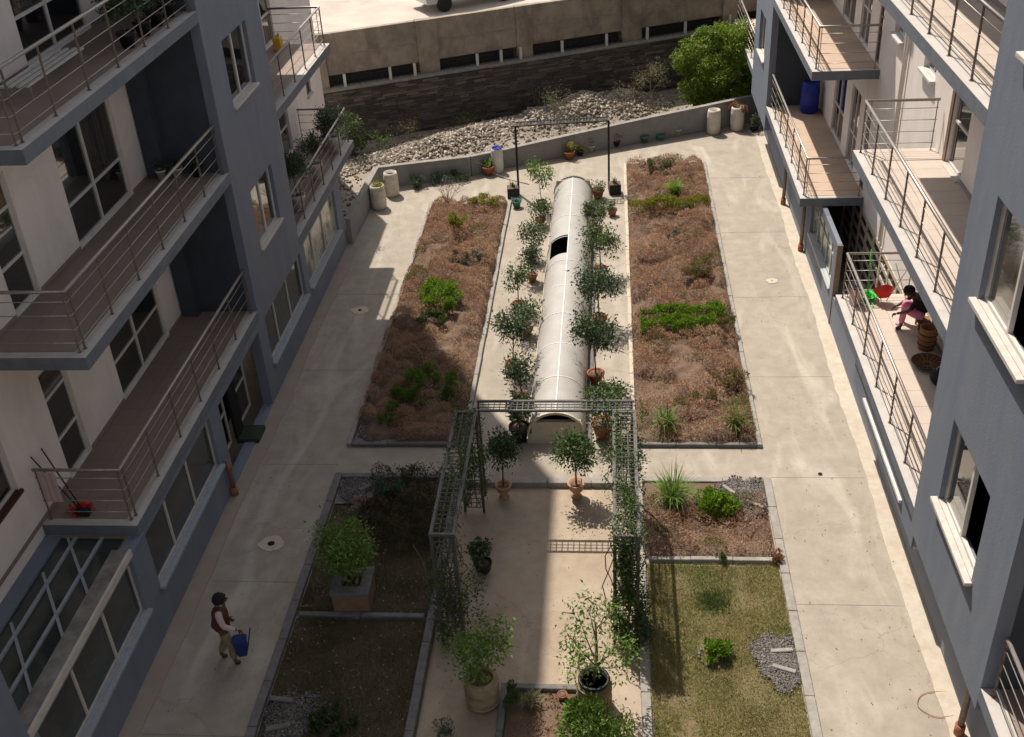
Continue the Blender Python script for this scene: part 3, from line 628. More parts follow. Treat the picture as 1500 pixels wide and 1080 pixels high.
# white wall
rw = []
for z in STOREYS[:3]:
    rw += [(20.95, 22.05, z+0.02, z+2.3), (16.3, 18.6, z+0.02, z+2.3), (23.65, 24.65, z+1.22, z+1.62), (26.6, 27.55, z+1.22, z+1.62),
           (30.2, 31.4, z+0.02, z+2.3), (32.2, 33.9, z+0.02, z+2.3), (28.75, 29.25, z+0.02, z+2.1)]
wall_x('white_wall', 'white', XRW, XRW+0.25, 15.12, 36.3, 2.3, 13.6, rw, RB)
wall_x('white_wall', 'white', XRW, XRW+0.25, -8, 11.12, -0.3, 13.6, [], RB)
wall_x('white_wall', 'white', XRW, XRW+0.25, 40.4, 50, -0.3, 13.6, [], RB)
for z in STOREYS[:3]:
    window(RB, XRW, -1, 20.95, 22.05, z+0.02, z+2.3, hm=[z+0.95], fm='frame', rec=0.04, smat='sill', sx=0.10, sg=0.0, label='glazed door with brown jamb')
    MB().box(XRW-0.03, XRW+0.05, 22.06, 22.22, z, z+2.35).build('door_jamb', 'frame_dark', RB)
    window(RB, XRW, -1, 16.3, 18.6, z+0.02, z+2.3, vm=[17.45], hm=[z+0.95], rec=0.04, sill=False)
    for (a, c) in ((23.65, 24.65), (26.6, 27.55)):
        window(RB, XRW, -1, a, c, z+1.22, z+1.62, vm=[(a+c)/2], rec=0.10, smat='plastic_white', sx=0.12, sg=0.05)
    window(RB, XRW, -1, 30.2, 31.4, z+0.02, z+2.3, vm=[30.8], hm=[z+0.95], rec=0.04, sill=False)
    window(RB, XRW, -1, 32.2, 33.9, z+0.02, z+2.3, vm=[33.05], hm=[z+0.95], rec=0.04, sill=False)
    window(RB, XRW, -1, 28.75, 29.25, z+0.02, z+2.1, fm='frame_dark', hm=[z+1.2], rec=0.03, sill=False)
    MB().box(XRW-0.018, XRW-0.002, 15.2, 20.9, z+0.002, z+0.10).build('skirting', 'kerb', RB)
for y in (25.95, 26.15): MB().tube([(XRW-0.05, y, 2.4), (XRW-0.05, y, 13)], 0.03, 6).build('wall_pipe', 'white', RB)
for k, z in enumerate(STOREYS[:4]):
    r = [(XR0+0.13, 15.14), (XR0+0.13, 22.78), (XRW-0.08, 22.78)] if k < 3 else None
    balcony(RB, XR0, XRW, 15.125, 22.9, z, 'tile_pale', r)
    r = [(XRW-0.08, 28.62), (XR0+0.13, 28.62), (XR0+0.13, 36.25)] if k < 2 else None
    balcony(RB, XR0, XRW, 28.5, 36.295, z, 'tile', r)
balcony(RB, XR0, XRW, 4.0, 11.115, 2.6, 'tile_dark', [(XR0+0.13, 4.1), (XR0+0.13, 11.0)])
balcony(RB, XR0, XRW, 4.0, 11.115, 6.15, 'tile_dark', None)
for z in STOREYS[:2]:
    balcony(RB, XR0, XRW, 40.405, 47.5, z, 'tile_pale', [(XR0+0.10, 40.5), (XR0+0.10, 47.3)])
MB().box(XR0, XRW+6, -8, 50, 13.6, 13.9).build('roof', 'soffit', RB)
MB().box(XRW+5.8, XRW+6, -8, 50, -0.3, 13.6).build('back_wall', 'white', RB)
MB().box(XRW+0.25, XRW+5.8, 49.8, 50, -0.3, 13.6).build('end_wall', 'white', RB)

# ------------------------------------------------------------------ boundary parapet, retaining wall, car park
def extr(name, label, pts, hts, w, m, z0=-0.3, cap=None, cat='wall'):
    t = thing(name, label, cat)
    for i in range(len(pts)-1):
        a = Vector((*pts[i], 0)); b = Vector((*pts[i+1], 0)); d = (b-a).normalized(); n = Vector((-d.y, d.x, 0))*w/2
        g = 0.004; A = a + d*g; Bb = b - d*g; mb = MB(); i0 = 0
        q = [A-n, Bb-n, Bb+n, A+n]; hh = [hts[i], hts[i+1], hts[i+1], hts[i]]
        mb.v = [(p.x, p.y, z0) for p in q] + [(p.x, p.y, h) for p, h in zip(q, hh)]
        mb.f = [(0, 3, 2, 1), (4, 5, 6, 7), (0, 1, 5, 4), (1, 2, 6, 5), (2, 3, 7, 6), (3, 0, 4, 7)]; mb.smooth = [False]*6
        mb.build('wall_panel', m, t)
        if cap:
            n2 = n*1.25; q = [A-n2, Bb-n2, Bb+n2, A+n2]; c = MB()
            c.v = [(p.x, p.y, h+0.003) for p, h in zip(q, hh)] + [(p.x, p.y, h+0.05) for p, h in zip(q, hh)]
            c.f = list(mb.f); c.smooth = [False]*6; c.build('coping', cap, t)
    return t
PP = [(-8.44, 31.45), (-8.36, 36.05), (-5.12, 37.12), (-3.93, 37.86), (-1.4, 38.98), (1.15, 40.15), (3.83, 41.32), (6.6, 42.65)]
extr('parapet_wall', 'low grey rendered wall closing the far end of the courtyard', PP, [0.86, 0.78, 0.70, 0.66, 0.78, 0.88, 0.98, 1.05], 0.16, 'parapet', cap='cap')
# retaining wall in frame (s along, z up)
RA = Vector((-9.69, 41.08, 0)); RD = (Vector((2.48, 46.51, 0)) - RA).normalized(); RN = Vector((-RD.y, RD.x, 0)); RZ = math.atan2(RD.y, RD.x)
RT = thing('retaining_wall', 'dark slate stone retaining wall behind the rubble heap', 'wall', RA, RZ)
MB().box(-12, 26, 0.06, 0.5, -0.4, 2.14).build('core', 'stone', RT)
stv = MB(); rn = random.Random(5); zc = -0.1; row = 0
while zc < 2.12:
    h = rn.uniform(0.07, 0.13); s = -12 + rn.uniform(0, 0.3)
    while s < 26:
        w = rn.uniform(0.22, 0.75)
        d = rn.uniform(0.0, 0.07)
        stv.box(s, s+w-0.012, -d, 0.07, zc, min(zc+h-0.012, 2.135)); s += w
    zc += h
so_ = stv.build('slate_stones', 'stone', RT); at_ = so_.data.attributes.new('rnd', 'FLOAT', 'FACE'); at_.data.foreach_set('value', np.repeat(RNG.uniform(0, 1, len(stv.f)//6)**2.2, 6).astype(np.float32)); so_['kind'] = 'stuff'
for k in range(19):
    bevel(MB().box(-12+k*2+0.006, -12+(k+1)*2-0.006, -0.09, 0.55, 2.14, 2.23).build('coping_stone', 'cap', RT), 0.012)
CW = thing('concrete_wall', 'stained cast concrete wall of car park above the dark stone wall', 'wall', RA, RZ)
cols = [-9.5, -5.8, -2.2, 3.7, 6.75, 11.6, 15.7, 19.5, 23.2]
colw = 0.62
cuts = [-12.0] + [-1.9+0.0, 2.45, 6.55, 11.25, 15.85, 20.5, 26.0]
segs = [(-12, -7.5), (-6.8, -1.9), (-1.2, 2.44), (3.28, 6.56), (7.23, 11.2), (12.1, 15.9), (16.6, 20.4), (21.1, 26)]
for a, b_ in segs:
    MB().box(a+0.004, b_-0.004, 0.28, 0.50, 2.70+0.01*math.sin(a), 4.28).build('wall_panel', 'concrete', CW)
    if b_ - a > 1:
        k = 2 if b_-a > 3.5 else 1
        MB().box(a+0.03, b_-0.03, 0.262, 0.28, 3.42, 3.46).build('form_joint', 'cap', CW)
    if True:
        MB().box(a+0.1, b_-0.1, 0.42, 0.46, 2.235, 2.68).build('dark_void', 'black', CW)
        rb_ = MB()
        for zz in (2.34, 2.46, 2.58): rb_.bar((a, 0.20, zz), (b_, 0.20, zz), 0.018)
        n = int((b_-a)/0.22)
        for q in range(n): rb_.bar((a+0.1+q*0.22, 0.20, 2.24), (a+0.1+q*0.22+0.10*math.sin(q), 0.20, 2.68), 0.012)
        o = rb_.build('wire_mesh', 'black', CW)
for i in range(len(segs)-1):
    a = segs[i][1]; c = segs[i+1][0]
    bevel(MB().box(a, c, 0.20, 0.52, 2.232, 4.30).build('column', 'concrete', CW), 0.01)
for s_ in (-6.0, -3.6, -0.61, 1.21, 2.21, 4.81, 5.82, 6.66, 8.47, 10.45, 12.31, 14.08, 16.2, 18.4):
    MB().box(s_-0.05, s_+0.05, 0.08, 0.16, 2.232, 2.72).build('fence_post', 'plastic_white', CW)
def rpt(s, d, z): p = RA + RD*s + RN*d; return (p.x, p.y, z)
lot = MB(); q = [rpt(-40, 0.5, 4.2), rpt(60, 0.5, 4.2), rpt(60, 60, 4.2), rpt(-40, 60, 4.2)]; lot.quad(*q)
o = lot.build('car_park', 'lot'); o['kind'] = 'structure'
# big terrain mass under the car park
tb = MB(); q = [rpt(-60, 0.55, 0), rpt(80, 0.55, 0), rpt(80, 300, 0), rpt(-60, 300, 0)]
tb.prism([(p[0], p[1]) for p in q], -0.5, 4.15); o = tb.build('terrain', 'dirt'); o['kind'] = 'structure'

# parked car at the car park edge
def car(label, s, d, rz, m='carpaint'):
    x, y, z = rpt(s, d, 4.2); t = thing('parked_car', label, 'car', (x, y, z), rz)
    prof = [(-2.1, 0.35), (-2.15, 0.62), (-2.05, 0.85), (-1.2, 0.98), (-0.55, 1.42), (0.9, 1.46), (1.6, 1.02), (2.05, 0.95), (2.15, 0.6), (2.1, 0.35)]
    b = MB(); n = len(prof)
    for yy, k in ((-0.84, 0.94), (-0.78, 1.0), (0.78, 1.0), (0.84, 0.94)):
        b.v += [(p[0], yy*(0.86 if p[1] > 1.2 else 1), 0.3+(p[1]-0.3)*k) for p in prof]
    for r in range(3):
        for k in range(n):
            j = (k+1) % n; b.f.append((r*n+k, r*n+j, (r+1)*n+j, (r+1)*n+k)); b.smooth.append(False)
    b.f.append(tuple(range(n-1, -1, -1))); b.f.append(tuple(range(3*n, 4*n))); b.smooth += [False]*2
    bevel(b.build('body', m, t), 0.04, 2)
    MB().prism([(-1.12, -0.66), (-0.60, -0.62), (-0.60, 0.62), (-1.12, 0.66)], 1.03, lambda p: 1.46 if p[0] > -1 else 1.06).build('windscreen', 'glass', t)
    for yy in (-1, 1): MB().box(-0.5, 0.85, yy*0.735-0.012, yy*0.735+0.012, 1.03, 1.36).build('side_window', 'glass', t)
    for xx in (-1.35, 1.35):
        for yy in (-1, 1):
            w = MB(); w.tube([(xx, yy*0.72, 0.32), (xx, yy*0.88, 0.32)], 0.32, 18).build('wheel', 'rubber', t)
    for yy in (-0.6, 0.6): MB().box(-2.17, -2.12, yy-0.15, yy+0.15, 0.62, 0.76).build('headlight', 'plastic_white', t)
    return t
car('silver grey car parked beside the car park wall', 5.2, 2.4, RZ+0.15)
car('pale car parked deeper in the car park behind the wall', 1.4, 7.5, RZ-0.3)

# rubble, yard stones
def rocks(name, P, S, mm, parent=None, flat=0.7):
    n = len(P); base = np.array([(-1, -1, -1), (1, -1, -1), (1, 1, -1), (-1, 1, -1), (-1, -1, 1), (1, -1, 1), (1, 1, 1), (-1, 1, 1)], float)*0.5
    f = np.array([(0, 3, 2, 1), (4, 5, 6, 7), (0, 1, 5, 4), (1, 2, 6, 5), (2, 3, 7, 6), (3, 0, 4, 7)])
    J = base[None] + RNG.uniform(-0.22, 0.22, (n, 8, 3)); J *= S[:, None, None]*np.array([1.3, 1.0, flat])[None, None]
    q = unit(RNG.normal(size=(n, 4))); w, x, y, z = q.T
    R = np.stack([1-2*(y*y+z*z), 2*(x*y-z*w), 2*(x*z+y*w), 2*(x*y+z*w), 1-2*(x*x+z*z), 2*(y*z-x*w), 2*(x*z-y*w), 2*(y*z+x*w), 1-2*(x*x+y*y)], 1).reshape(n, 3, 3)
    V = np.einsum('nij,nkj->nki', R, J) + P[:, None]
    F = (f[None] + (np.arange(n)*8)[:, None, None]).reshape(-1, 4)
    o = link(name, rmesh(name, V.reshape(-1, 3), F, np.repeat(RNG.uniform(0, 1, n)**2.2, 6), mm), mm, parent); return o
# heap ridge between the parapet and stone wall (s,d coordinates measured along wall)
n = 24000
s = RNG.uniform(-2.0, 12.6, n); 
cen = -2.3 + 0.10*s; wid = 0.72 + 0.55*np.exp(-((s-9.3)/3.0)**2) + 0.35*np.exp(-((s-4.0)/2.5)**2)
dd = RNG.normal(size=n)*0.52; hgt_ = (0.20 + 0.55*np.exp(-((s-9.0)/2.6)**2) + 0.32*np.exp(-((s-4.5)/2.6)**2))*(0.75+0.5*vnoise(s, s*0, 1.7))
hgt_ = hgt_*np.clip((12.6-s)/1.5, 0, 1)*np.clip((s+2)/2.0, 0.15, 1)
zz = hgt_*np.exp(-dd**2*1.6) + RNG.uniform(-0.05, 0.03, n)
d_ = cen + dd*wid
P = np.array(RA)[None] + s[:, None]*np.array(RD)[None] + d_[:, None]*np.array(RN)[None]; P[:, 2] = zz
ok = np.ones(n, bool)
# keep the heap on the yard side of the parapet
def beyond(px, py, m=0.18):
    yl = np.interp(px, [p[0] for p in PP[1:]], [p[1] for p in PP[1:]]); return py > yl + m
ok = beyond(P[:, 0], P[:, 1]); P = P[ok]
tag(rocks('rubble_heap', P, 0.03+0.10*RNG.uniform(0, 1, len(P))**2.2, 'rubble'), 'long heap of broken grey building rubble behind low wall', 'rubble', kind='stuff')
hm = MB(); NS, ND = 60, 14
for i in range(NS+1):
    for j in range(ND+1):
        ss = -2 + 14.4*i/NS; t = -2 + 4*j/ND
        hh = (0.20 + 0.55*math.exp(-((ss-9.0)/2.6)**2) + 0.32*math.exp(-((ss-4.5)/2.6)**2))*min(1, max(0, (12.4-ss)/1.5))
        w_ = 0.9 + 0.55*math.exp(-((ss-9.3)/3.0)**2) + 0.35*math.exp(-((ss-4.0)/2.5)**2)
        dx = -2.3+0.10*ss + t*0.52*w_*1.2; p = rpt(ss, dx, hh*math.exp(-(t*0.62)**2*1.6)-0.06); hm.v.append(p)
for i in range(NS):
    for j in range(ND):
        k = i*(ND+1)+j; hm.f.append((k, k+ND+1, k+ND+2, k+1)); hm.smooth.append(True)
o = hm.build('rubble_mound', 'dirt'); o['kind'] = 'structure'
n = 2600; X = RNG.uniform(-11.5, 3.5, n); Y = RNG.uniform(33, 46, n); ok = ((X < -8.6) | beyond(X, Y, 0.15)) & (Y < 41.0+(X+9.69)*0.446-0.2) & ((X < -4) | (RNG.uniform(0, 1, n) < 0.25))
P = np.stack([X, Y, np.zeros(n)], 1)[ok]
tag(rocks('loose_stones', P, RNG.uniform(0.03, 0.11, len(P)), 'rubble'), 'loose stones scattered over the dirt beyond left building', 'stones', kind='stuff')
MB().box(-10.1, -8.75, 32.2, 33.4, -0.02, 0.10).build('concrete_slab', 'slabtop')['kind'] = 'structure'

# ------------------------------------------------------------------ planting beds
def kerbs(t, x0, x1, y0, y1, m, w=0.11, h=0.10, sides='lrtb', L=1.0, z=0.0, mL=None, mR=None):
    def run(a, b, fixed, horiz, mm):
        n = max(1, round((b-a)/L)); d = (b-a)/n
        for k in range(n):
            hh = z + h + random.uniform(-0.004, 0.004); p, q = a+k*d+0.004, a+(k+1)*d-0.004; j = random.uniform(-0.006, 0.006)
            o = (MB().box(p, q, fixed-w/2+j, fixed+w/2+j, z-0.15, hh) if horiz else MB().box(fixed-w/2+j, fixed+w/2+j, p, q, z-0.15, hh)).build('kerb_stone', mm, t)
            bevel(o, 0.012)
    if 'l' in sides: run(y0, y1, x0, False, mL or m)
    if 'r' in sides: run(y0, y1, x1, False, mR or m)
    if 'b' in sides: run(x0+w/2+0.004, x1-w/2-0.004, y0+w/2, True, m)
    if 't' in sides: run(x0+w/2+0.004, x1-w/2-0.004, y1-w/2, True, m)
def domes(x0, x1, y0, y1, seed, amp, k=1.0):
    """bushy hummocks: centres, radii, heights and tint of each heather clump"""
    g = np.random.default_rng(seed*31+5); n = int((x1-x0)*(y1-y0)*9*k)
    return g.uniform(x0, x1, n), g.uniform(y0, y1, n), g.uniform(0.12, 0.45, n)**1.0, amp*g.uniform(0.25, 1.2, n), g.uniform(0, 1, n)
def hfield(x, y, D, amp):
    cx, cy, r, h, t = D; x, y = x + 0.22*(fbm(x, y, 4.0, 41)-0.5) + 0.10*(vnoise(x, y, 13, 43)-0.5), y + 0.22*(fbm(x, y, 4.0, 57)-0.5) + 0.10*(vnoise(x, y, 13, 59)-0.5); H = np.full(x.shape, amp*0.12); T = np.full(x.shape, 0.5); I = np.full(x.shape, -1)
    for i in range(len(cx)):
        d2 = ((x-cx[i])**2 + (y-cy[i])**2)/r[i]**2; hh = h[i]*np.clip(1-d2, 0, 1)**0.55; k = hh > H; H = np.where(k, hh, H); T = np.where(k, t[i], T); I = np.where(k, i, I)
    return H + amp*0.12*vnoise(x, y, 6, 3), T, I
def heather(name, label, x0, x1, y0, y1, n, seed, amp=0.46, mm='heather', zb=0.03, L=0.05, keep=None, parent=None, olive=True):
    D = domes(x0, x1, y0, y1, seed, amp); x = RNG.uniform(x0, x1, n); y = RNG.uniform(y0, y1, n)
    dens = fbm(x, y, 0.9, seed+9) + RNG.normal(size=n)*0.05 > 0.34
    if keep is not None: dens &= keep(x, y)
    x = x[dens]; y = y[dens]; h, T, I = hfield(x, y, D, amp)
    k = (h > amp*0.42) | (RNG.uniform(0, 1, len(x)) < 0.30); x, y, h, T = x[k], y[k], h[k], T[k]
    edge = np.clip(np.minimum(np.minimum(x-x0, x1-x), np.minimum(y-y0, y1-y))/0.10, 0, 1); h = h*(0.5+0.5*edge)
    z = zb + h*(1-0.35*RNG.uniform(0, 1, len(x))**1.5)
    e = 0.05; hx = hfield(x+e, y, D, amp)[0]; hy = hfield(x, y+e, D, amp)[0]
    g = np.stack([-(hx-h)/e, -(hy-h)/e, np.ones(len(x))], 1); g = unit(g)*1.3 + RNG.normal(size=(len(x), 3))*0.45
    rn_ = np.clip(RNG.uniform(0, 0.45, len(x)) + 0.45*(T-0.3) + 0.7*(fbm(x, y, 2.3, seed+20)-0.5), 0, 1)
    P = np.stack([x, y, z], 1); ol = (T > 0.90) if olive and mm == 'heather' else np.zeros(len(x), bool)
    o = link(name, leaves(P[~ol], L, mm, name, aspect=0.30, out=g[~ol], droop=-0.05, rnd=rn_[~ol]), mm, parent)
    if ol.sum() > 50:
        o2 = link('olive_heather', leaves(P[ol], L, 'heather_olive', 'olive_heather', aspect=0.30, out=g[ol], droop=-0.05), 'heather_olive', parent)
        tag(o2, 'dull olive clumps scattered through the ' + label.split(' ', 2)[2] if False else 'dull olive green clumps among the ' + label, 'ground cover', kind='stuff')
    return tag(o, label, 'ground cover', kind='stuff')
def mound(name, x0, x1, y0, y1, seed, amp, m, zb=0.03, parent=None, step=0.07, dm=False):
    nx = max(2, int((x1-x0)/step)); ny = max(2, int((y1-y0)/step)); xs = np.linspace(x0, x1, nx+1); ys = np.linspace(y0, y1, ny+1)
    Xg, Yg = np.meshgrid(xs, ys); edge = np.clip(np.minimum(np.minimum(Xg-x0, x1-Xg), np.minimum(Yg-y0, y1-Yg))/0.15, 0, 1)
    Hh = hfield(Xg, Yg, domes(x0, x1, y0, y1, seed, amp), amp)[0]*0.42 if dm else amp*fbm(Xg, Yg, 1.5, seed)*0.6
    Z = zb + Hh*edge; V = np.stack([Xg, Yg, Z], 2).reshape(-1, 3)
    i, j = np.meshgrid(np.arange(ny), np.arange(nx), indexing='ij'); k = (i*(nx+1)+j).ravel()
    F = np.stack([k, k+1, k+nx+2, k+nx+1], 1); me = rmesh(name, V, F, RNG.uniform(0, 1, len(F)), m)
    o = link(name, me, m, parent); o['kind'] = 'structure'; return o

bedA = thing('planting_bed', 'left long planting bed edged with kerbs beside the vaulted cover', 'planting bed', (0, 0, 0))
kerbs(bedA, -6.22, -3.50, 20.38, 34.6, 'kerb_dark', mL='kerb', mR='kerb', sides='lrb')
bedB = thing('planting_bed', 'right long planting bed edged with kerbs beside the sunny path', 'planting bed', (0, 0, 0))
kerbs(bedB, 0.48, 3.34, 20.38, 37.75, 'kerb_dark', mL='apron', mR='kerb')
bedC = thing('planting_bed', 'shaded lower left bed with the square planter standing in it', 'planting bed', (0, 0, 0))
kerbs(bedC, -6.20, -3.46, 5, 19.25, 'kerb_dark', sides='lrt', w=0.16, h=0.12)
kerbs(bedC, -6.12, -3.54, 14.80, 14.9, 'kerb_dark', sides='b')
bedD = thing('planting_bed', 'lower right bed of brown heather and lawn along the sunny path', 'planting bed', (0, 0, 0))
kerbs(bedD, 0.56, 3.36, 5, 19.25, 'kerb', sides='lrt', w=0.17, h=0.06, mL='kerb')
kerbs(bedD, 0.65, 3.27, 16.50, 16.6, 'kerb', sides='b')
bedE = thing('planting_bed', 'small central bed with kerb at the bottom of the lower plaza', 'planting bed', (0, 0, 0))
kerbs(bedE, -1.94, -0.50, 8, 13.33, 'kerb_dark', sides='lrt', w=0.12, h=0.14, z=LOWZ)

for nm, bd, x0, x1, y0, y1, sd in (('a', bedA, -6.16, -3.56, 20.5, 34.55, 1), ('b', bedB, 0.54, 3.28, 20.5, 37.65, 2)):
    mound('bed_soil', x0, x1, y0, y1, sd, 0.46, 'soil', 0.02, bd, dm=True)
def corner_free(x, y): return ~((x < -5.2) & (y < 21.2))
heather('brown_heather', 'dry reddish brown heather filling the long left bed', -6.16, -3.56, 20.5, 34.55, 125000, 1, keep=corner_free)
heather('brown_heather', 'dry reddish brown heather filling the long right bed', 0.54, 3.28, 20.5, 37.65, 150000, 2)
mound('bed_soil', -6.1, -3.56, 14.9, 19.1, 3, 0.06, 'turf_shade', 0.02, bedC)
mound('bed_soil', -6.1, -3.56, 5, 14.78, 4, 0.05, 'turf_shade', 0.02, bedC)
mound('bed_soil', 0.66, 3.26, 16.62, 19.1, 5, 0.16, 'soil', 0.0, bedD)
mound('bed_soil', 0.66, 3.26, 5, 16.45, 6, 0.04, 'turf', 0.0, bedD)
mound('bed_soil', -1.86, -0.58, 8, 13.2, 7, 0.06, 'soil', -0.08, bedE)
sheet('gravel_patch', [(rect(-6.1, -5.3, 18.2, 19.1), 0.065), (rect(-6.1, -5.1, 20.5, 21.2), 0.075)], 'gravel')
heather('brown_heather', 'dry brown heather patch at the top of the lower right bed', 0.66, 3.2, 16.65, 18.6, 11000, 12, 0.24)
heather('dark_ground_shrubs', 'dull dark heather mass at the top of the shaded lower left bed', -5.3, -3.5, 16.6, 19.15, 16000, 13, 0.75, mm='heather_shade', L=0.07)
heather('brown_heather', 'red brown dry heather beside gravel corner of shaded bed', -5.9, -5.1, 17.6, 18.5, 1500, 14, 0.25)
def lawn(name, label, x0, x1, y0, y1, n, h, mm='grass', z=0.03, thresh=0.25, seed=3):
    x = RNG.uniform(x0, x1, n); y = RNG.uniform(y0, y1, n); k = fbm(x, y, 1.7, seed) > (thresh+0.12)*RNG.uniform(0.5, 1.6, n); x = x[k]; y = y[k]
    rv = np.clip(fbm(x, y, 1.6, seed+4)*2.0-0.55+RNG.uniform(-0.2, 0.2, len(x)), 0, 1)
    o = link(name, blades(np.stack([x, y, np.full(len(x), z)], 1), h, mm, name, w=0.006, lean=1.1, rnd=rv), mm); return tag(o, label, 'grass', kind='stuff')
lawn('lawn_grass', 'thin sunlit lawn of yellowed grass in the lower right bed', 0.66, 3.26, 8, 16.45, 90000, 0.05, thresh=0.16)
lawn('lawn_grass', 'thin shaded lawn in the lower left bed around the planter', -6.1, -3.56, 8, 19.0, 80000, 0.055, mm='grass_shade', seed=8, thresh=0.25)
n = 800; P = np.stack([RNG.uniform(-6.1, -3.56, n), RNG.uniform(8, 16, n), np.full(n, 0.07)], 1)
tag(link('leaf_litter', leaves(P, 0.045, 'dull_leaf', 'leaf_litter', aspect=0.7, up=2), 'dull_leaf'), 'dry fallen leaves scattered on the shaded lawn', 'leaves', kind='stuff')
n = 700; P = np.stack([RNG.uniform(0.66, 3.26, n), RNG.uniform(8, 16.4, n), np.full(n, 0.05)], 1)
tag(link('leaf_litter', leaves(P, 0.03, 'dull_leaf', 'leaf_litter', aspect=0.7, up=2), 'dull_leaf'), 'dry fallen leaves scattered on the sunlit lawn', 'leaves', kind='stuff')
# gravel patches with flat stones
def gravel_patch(label, cx, cy, rx, ry, n, zz=0.03):
    a = RNG.uniform(0, 2*np.pi, n); r = RNG.uniform(0, 1, n)**0.6*(0.85+0.12*np.sin(a*3)+0.07*np.sin(a*7+1))*(1+0.12*np.abs(RNG.normal(size=n))*(RNG.uniform(0, 1, n) < 0.5)); P = np.stack([cx+np.cos(a)*r*rx, cy+np.sin(a)*r*ry, np.full(n, zz)+RNG.uniform(-0.01, 0.02, n)], 1)
    P = P[(P[:, 0] < 3.25) & (P[:, 0] > -6.1)]
    tag(rocks('gravel', P, RNG.uniform(0.012, 0.03, len(P)), 'pebble'), label, 'gravel', kind='stuff')
gravel_patch('grey gravel patch on sunny lawn beside the right kerb', 2.98, 13.95, 0.52, 0.72, 5200, 0.045)
gravel_patch('grey gravel in the far right corner of lower right bed', 2.85, 18.55, 0.62, 0.75, 5200, 0.07)
gravel_patch('grey gravel in the corner of the shaded lower left bed', -5.72, 18.7, 0.4, 0.5, 2000, 0.08)
gravel_patch('grey gravel near the bottom of the shaded left bed', -5.6, 12.3, 0.5, 0.8, 2800, 0.05)
gravel_patch('grey gravel in the near corner of the long left bed', -5.7, 20.85, 0.45, 0.35, 1500, 0.09)
def slab_stone(label, x, y, l, w, rz, z=0.05):
    o = bevel(MB().box(-l/2, l/2, -w/2, w/2, 0, 0.05).build('flat_stone', 'kerb' if x > 0 else 'kerb_dark'), 0.012); o.location = (x, y, z); o.rotation_euler = (0, 0, rz); tag(o, label, 'stone', 'flat stones in the gravel')  # left stones take a darker material that stands in for shade
slab_stone('flat stone bar on round lawn gravel, the farther one', 3.02, 14.15, 0.40, 0.09, 0.1)
slab_stone('flat stone bar on round lawn gravel, the nearer one', 3.0, 13.72, 0.42, 0.09, -0.35)
slab_stone('flat stone bar in corner gravel beside the green tufts', 2.52, 18.7, 0.45, 0.09, -0.9, 0.08)
slab_stone('flat stone bar in corner gravel close to the right kerb', 3.0, 18.25, 0.42, 0.09, -0.55, 0.08)
slab_stone('flat stone bar in shaded gravel by the long left kerb', -5.85, 12.75, 0.42, 0.10, -0.1, 0.07)
slab_stone('flat stone bar in shaded gravel at the picture bottom', -5.75, 12.15, 0.42, 0.10, 0.3, 0.07)
slab_stone('flat stone lying in the corner of the long left bed', -5.45, 21.0, 0.5, 0.12, -0.9, 0.09)
slab_stone('flat stone lying in the corner gravel of the shaded bed', -5.45, 18.75, 0.42, 0.12, 0.7, 0.09)

# low shrubs in the beds
def shrub(name, label, c, R, n, size, mm, nc=14, cat='shrub', group=None, flat=1.0, up=0.6):
    t = thing(name, label, cat, (c[0], c[1], 0), 0, group)
    P, o_, C = clumps((0, 0, c[2]), R, n, nc, min(R)*0.55, flat); keep = P[:, 2] > 0.02; 
    link('foliage', leaves(P[keep], size, mm, 'foliage', out=o_[keep]*0.8+np.array([0, 0, 0.5]), droop=-0.1, up=up), mm, t)
    b = MB()
    for q in C[:8]: b.tube([(0, 0, 0), tuple(q*0.5), tuple(q)], [0.012, 0.008, 0.004], 4)
    b.build('stems', 'bark', t); return t
gA = 'green shrubs in the heather beds'
def at(px, py, z): x, y, _ = G(px, py, z); return (x, y, z)
x, y, _ = G(645, 440, 0.3)
shrub('bright_shrub', 'bright green rounded shrub in the sunny middle of left bed', (x, y, 0.42), (0.56, 0.85, 0.28), 12000, 0.06, 'bright', 30, group=gA)
shrub('low_shrub', 'duller green fringe in front of the bright rounded shrub', (x-0.22, y-0.95, 0.32), (0.5, 0.42, 0.16), 2600, 0.06, 'mid', 14, group=gA)
x, y, _ = G(628, 568, 0.3)
shrub('dark_shrub', 'shaded deep green mound near the close end of left bed', (x, y, 0.38), (0.85, 0.85, 0.24), 10000, 0.06, 'fresh', 34, group=gA)
x, y, _ = G(685, 382, 0.25)
shrub('blue_green_shrub', 'low blue-green ground shrub across the left bed', (x, y, 0.36), (0.68, 0.36, 0.16), 3600, 0.05, 'bluegreen', 14, group=gA)
x, y, _ = G(668, 322, 0.7)
t = shrub('young_tree', 'small yellow-green topped sapling at the far end of left bed', (x, y, 0.75), (0.34, 0.34, 0.16), 1500, 0.06, 'yellowgreen', 10, cat='tree')
MB().tube([(0, 0, 0), (0.02, -0.01, 0.4), (0, 0, 0.8)], [0.02, 0.015, 0.01], 5).build('trunk', 'bark', t)
x, y, _ = G(720, 302, 0.25)
shrub('yellow_shrub', 'yellow-green low cushion at the far right corner of left bed', (x-0.3, y, 0.40), (0.6, 0.5, 0.14), 2600, 0.05, 'yellowgreen', 14, group=gA)
x, y, _ = G(575, 610, 0.25)
shrub('fresh_shrub', 'small fresh green clump in shade at the near corner of left bed', (x, y, 0.34), (0.42, 0.34, 0.16), 2000, 0.06, 'fresh', 10, group=gA)
x, y, _ = G(600, 432, 0.2)
shrub('olive_shrub', 'small pale olive tuft hanging over the left kerb', (x, y, 0.15), (0.22, 0.25, 0.14), 700, 0.05, 'scrub', 6, group=gA)
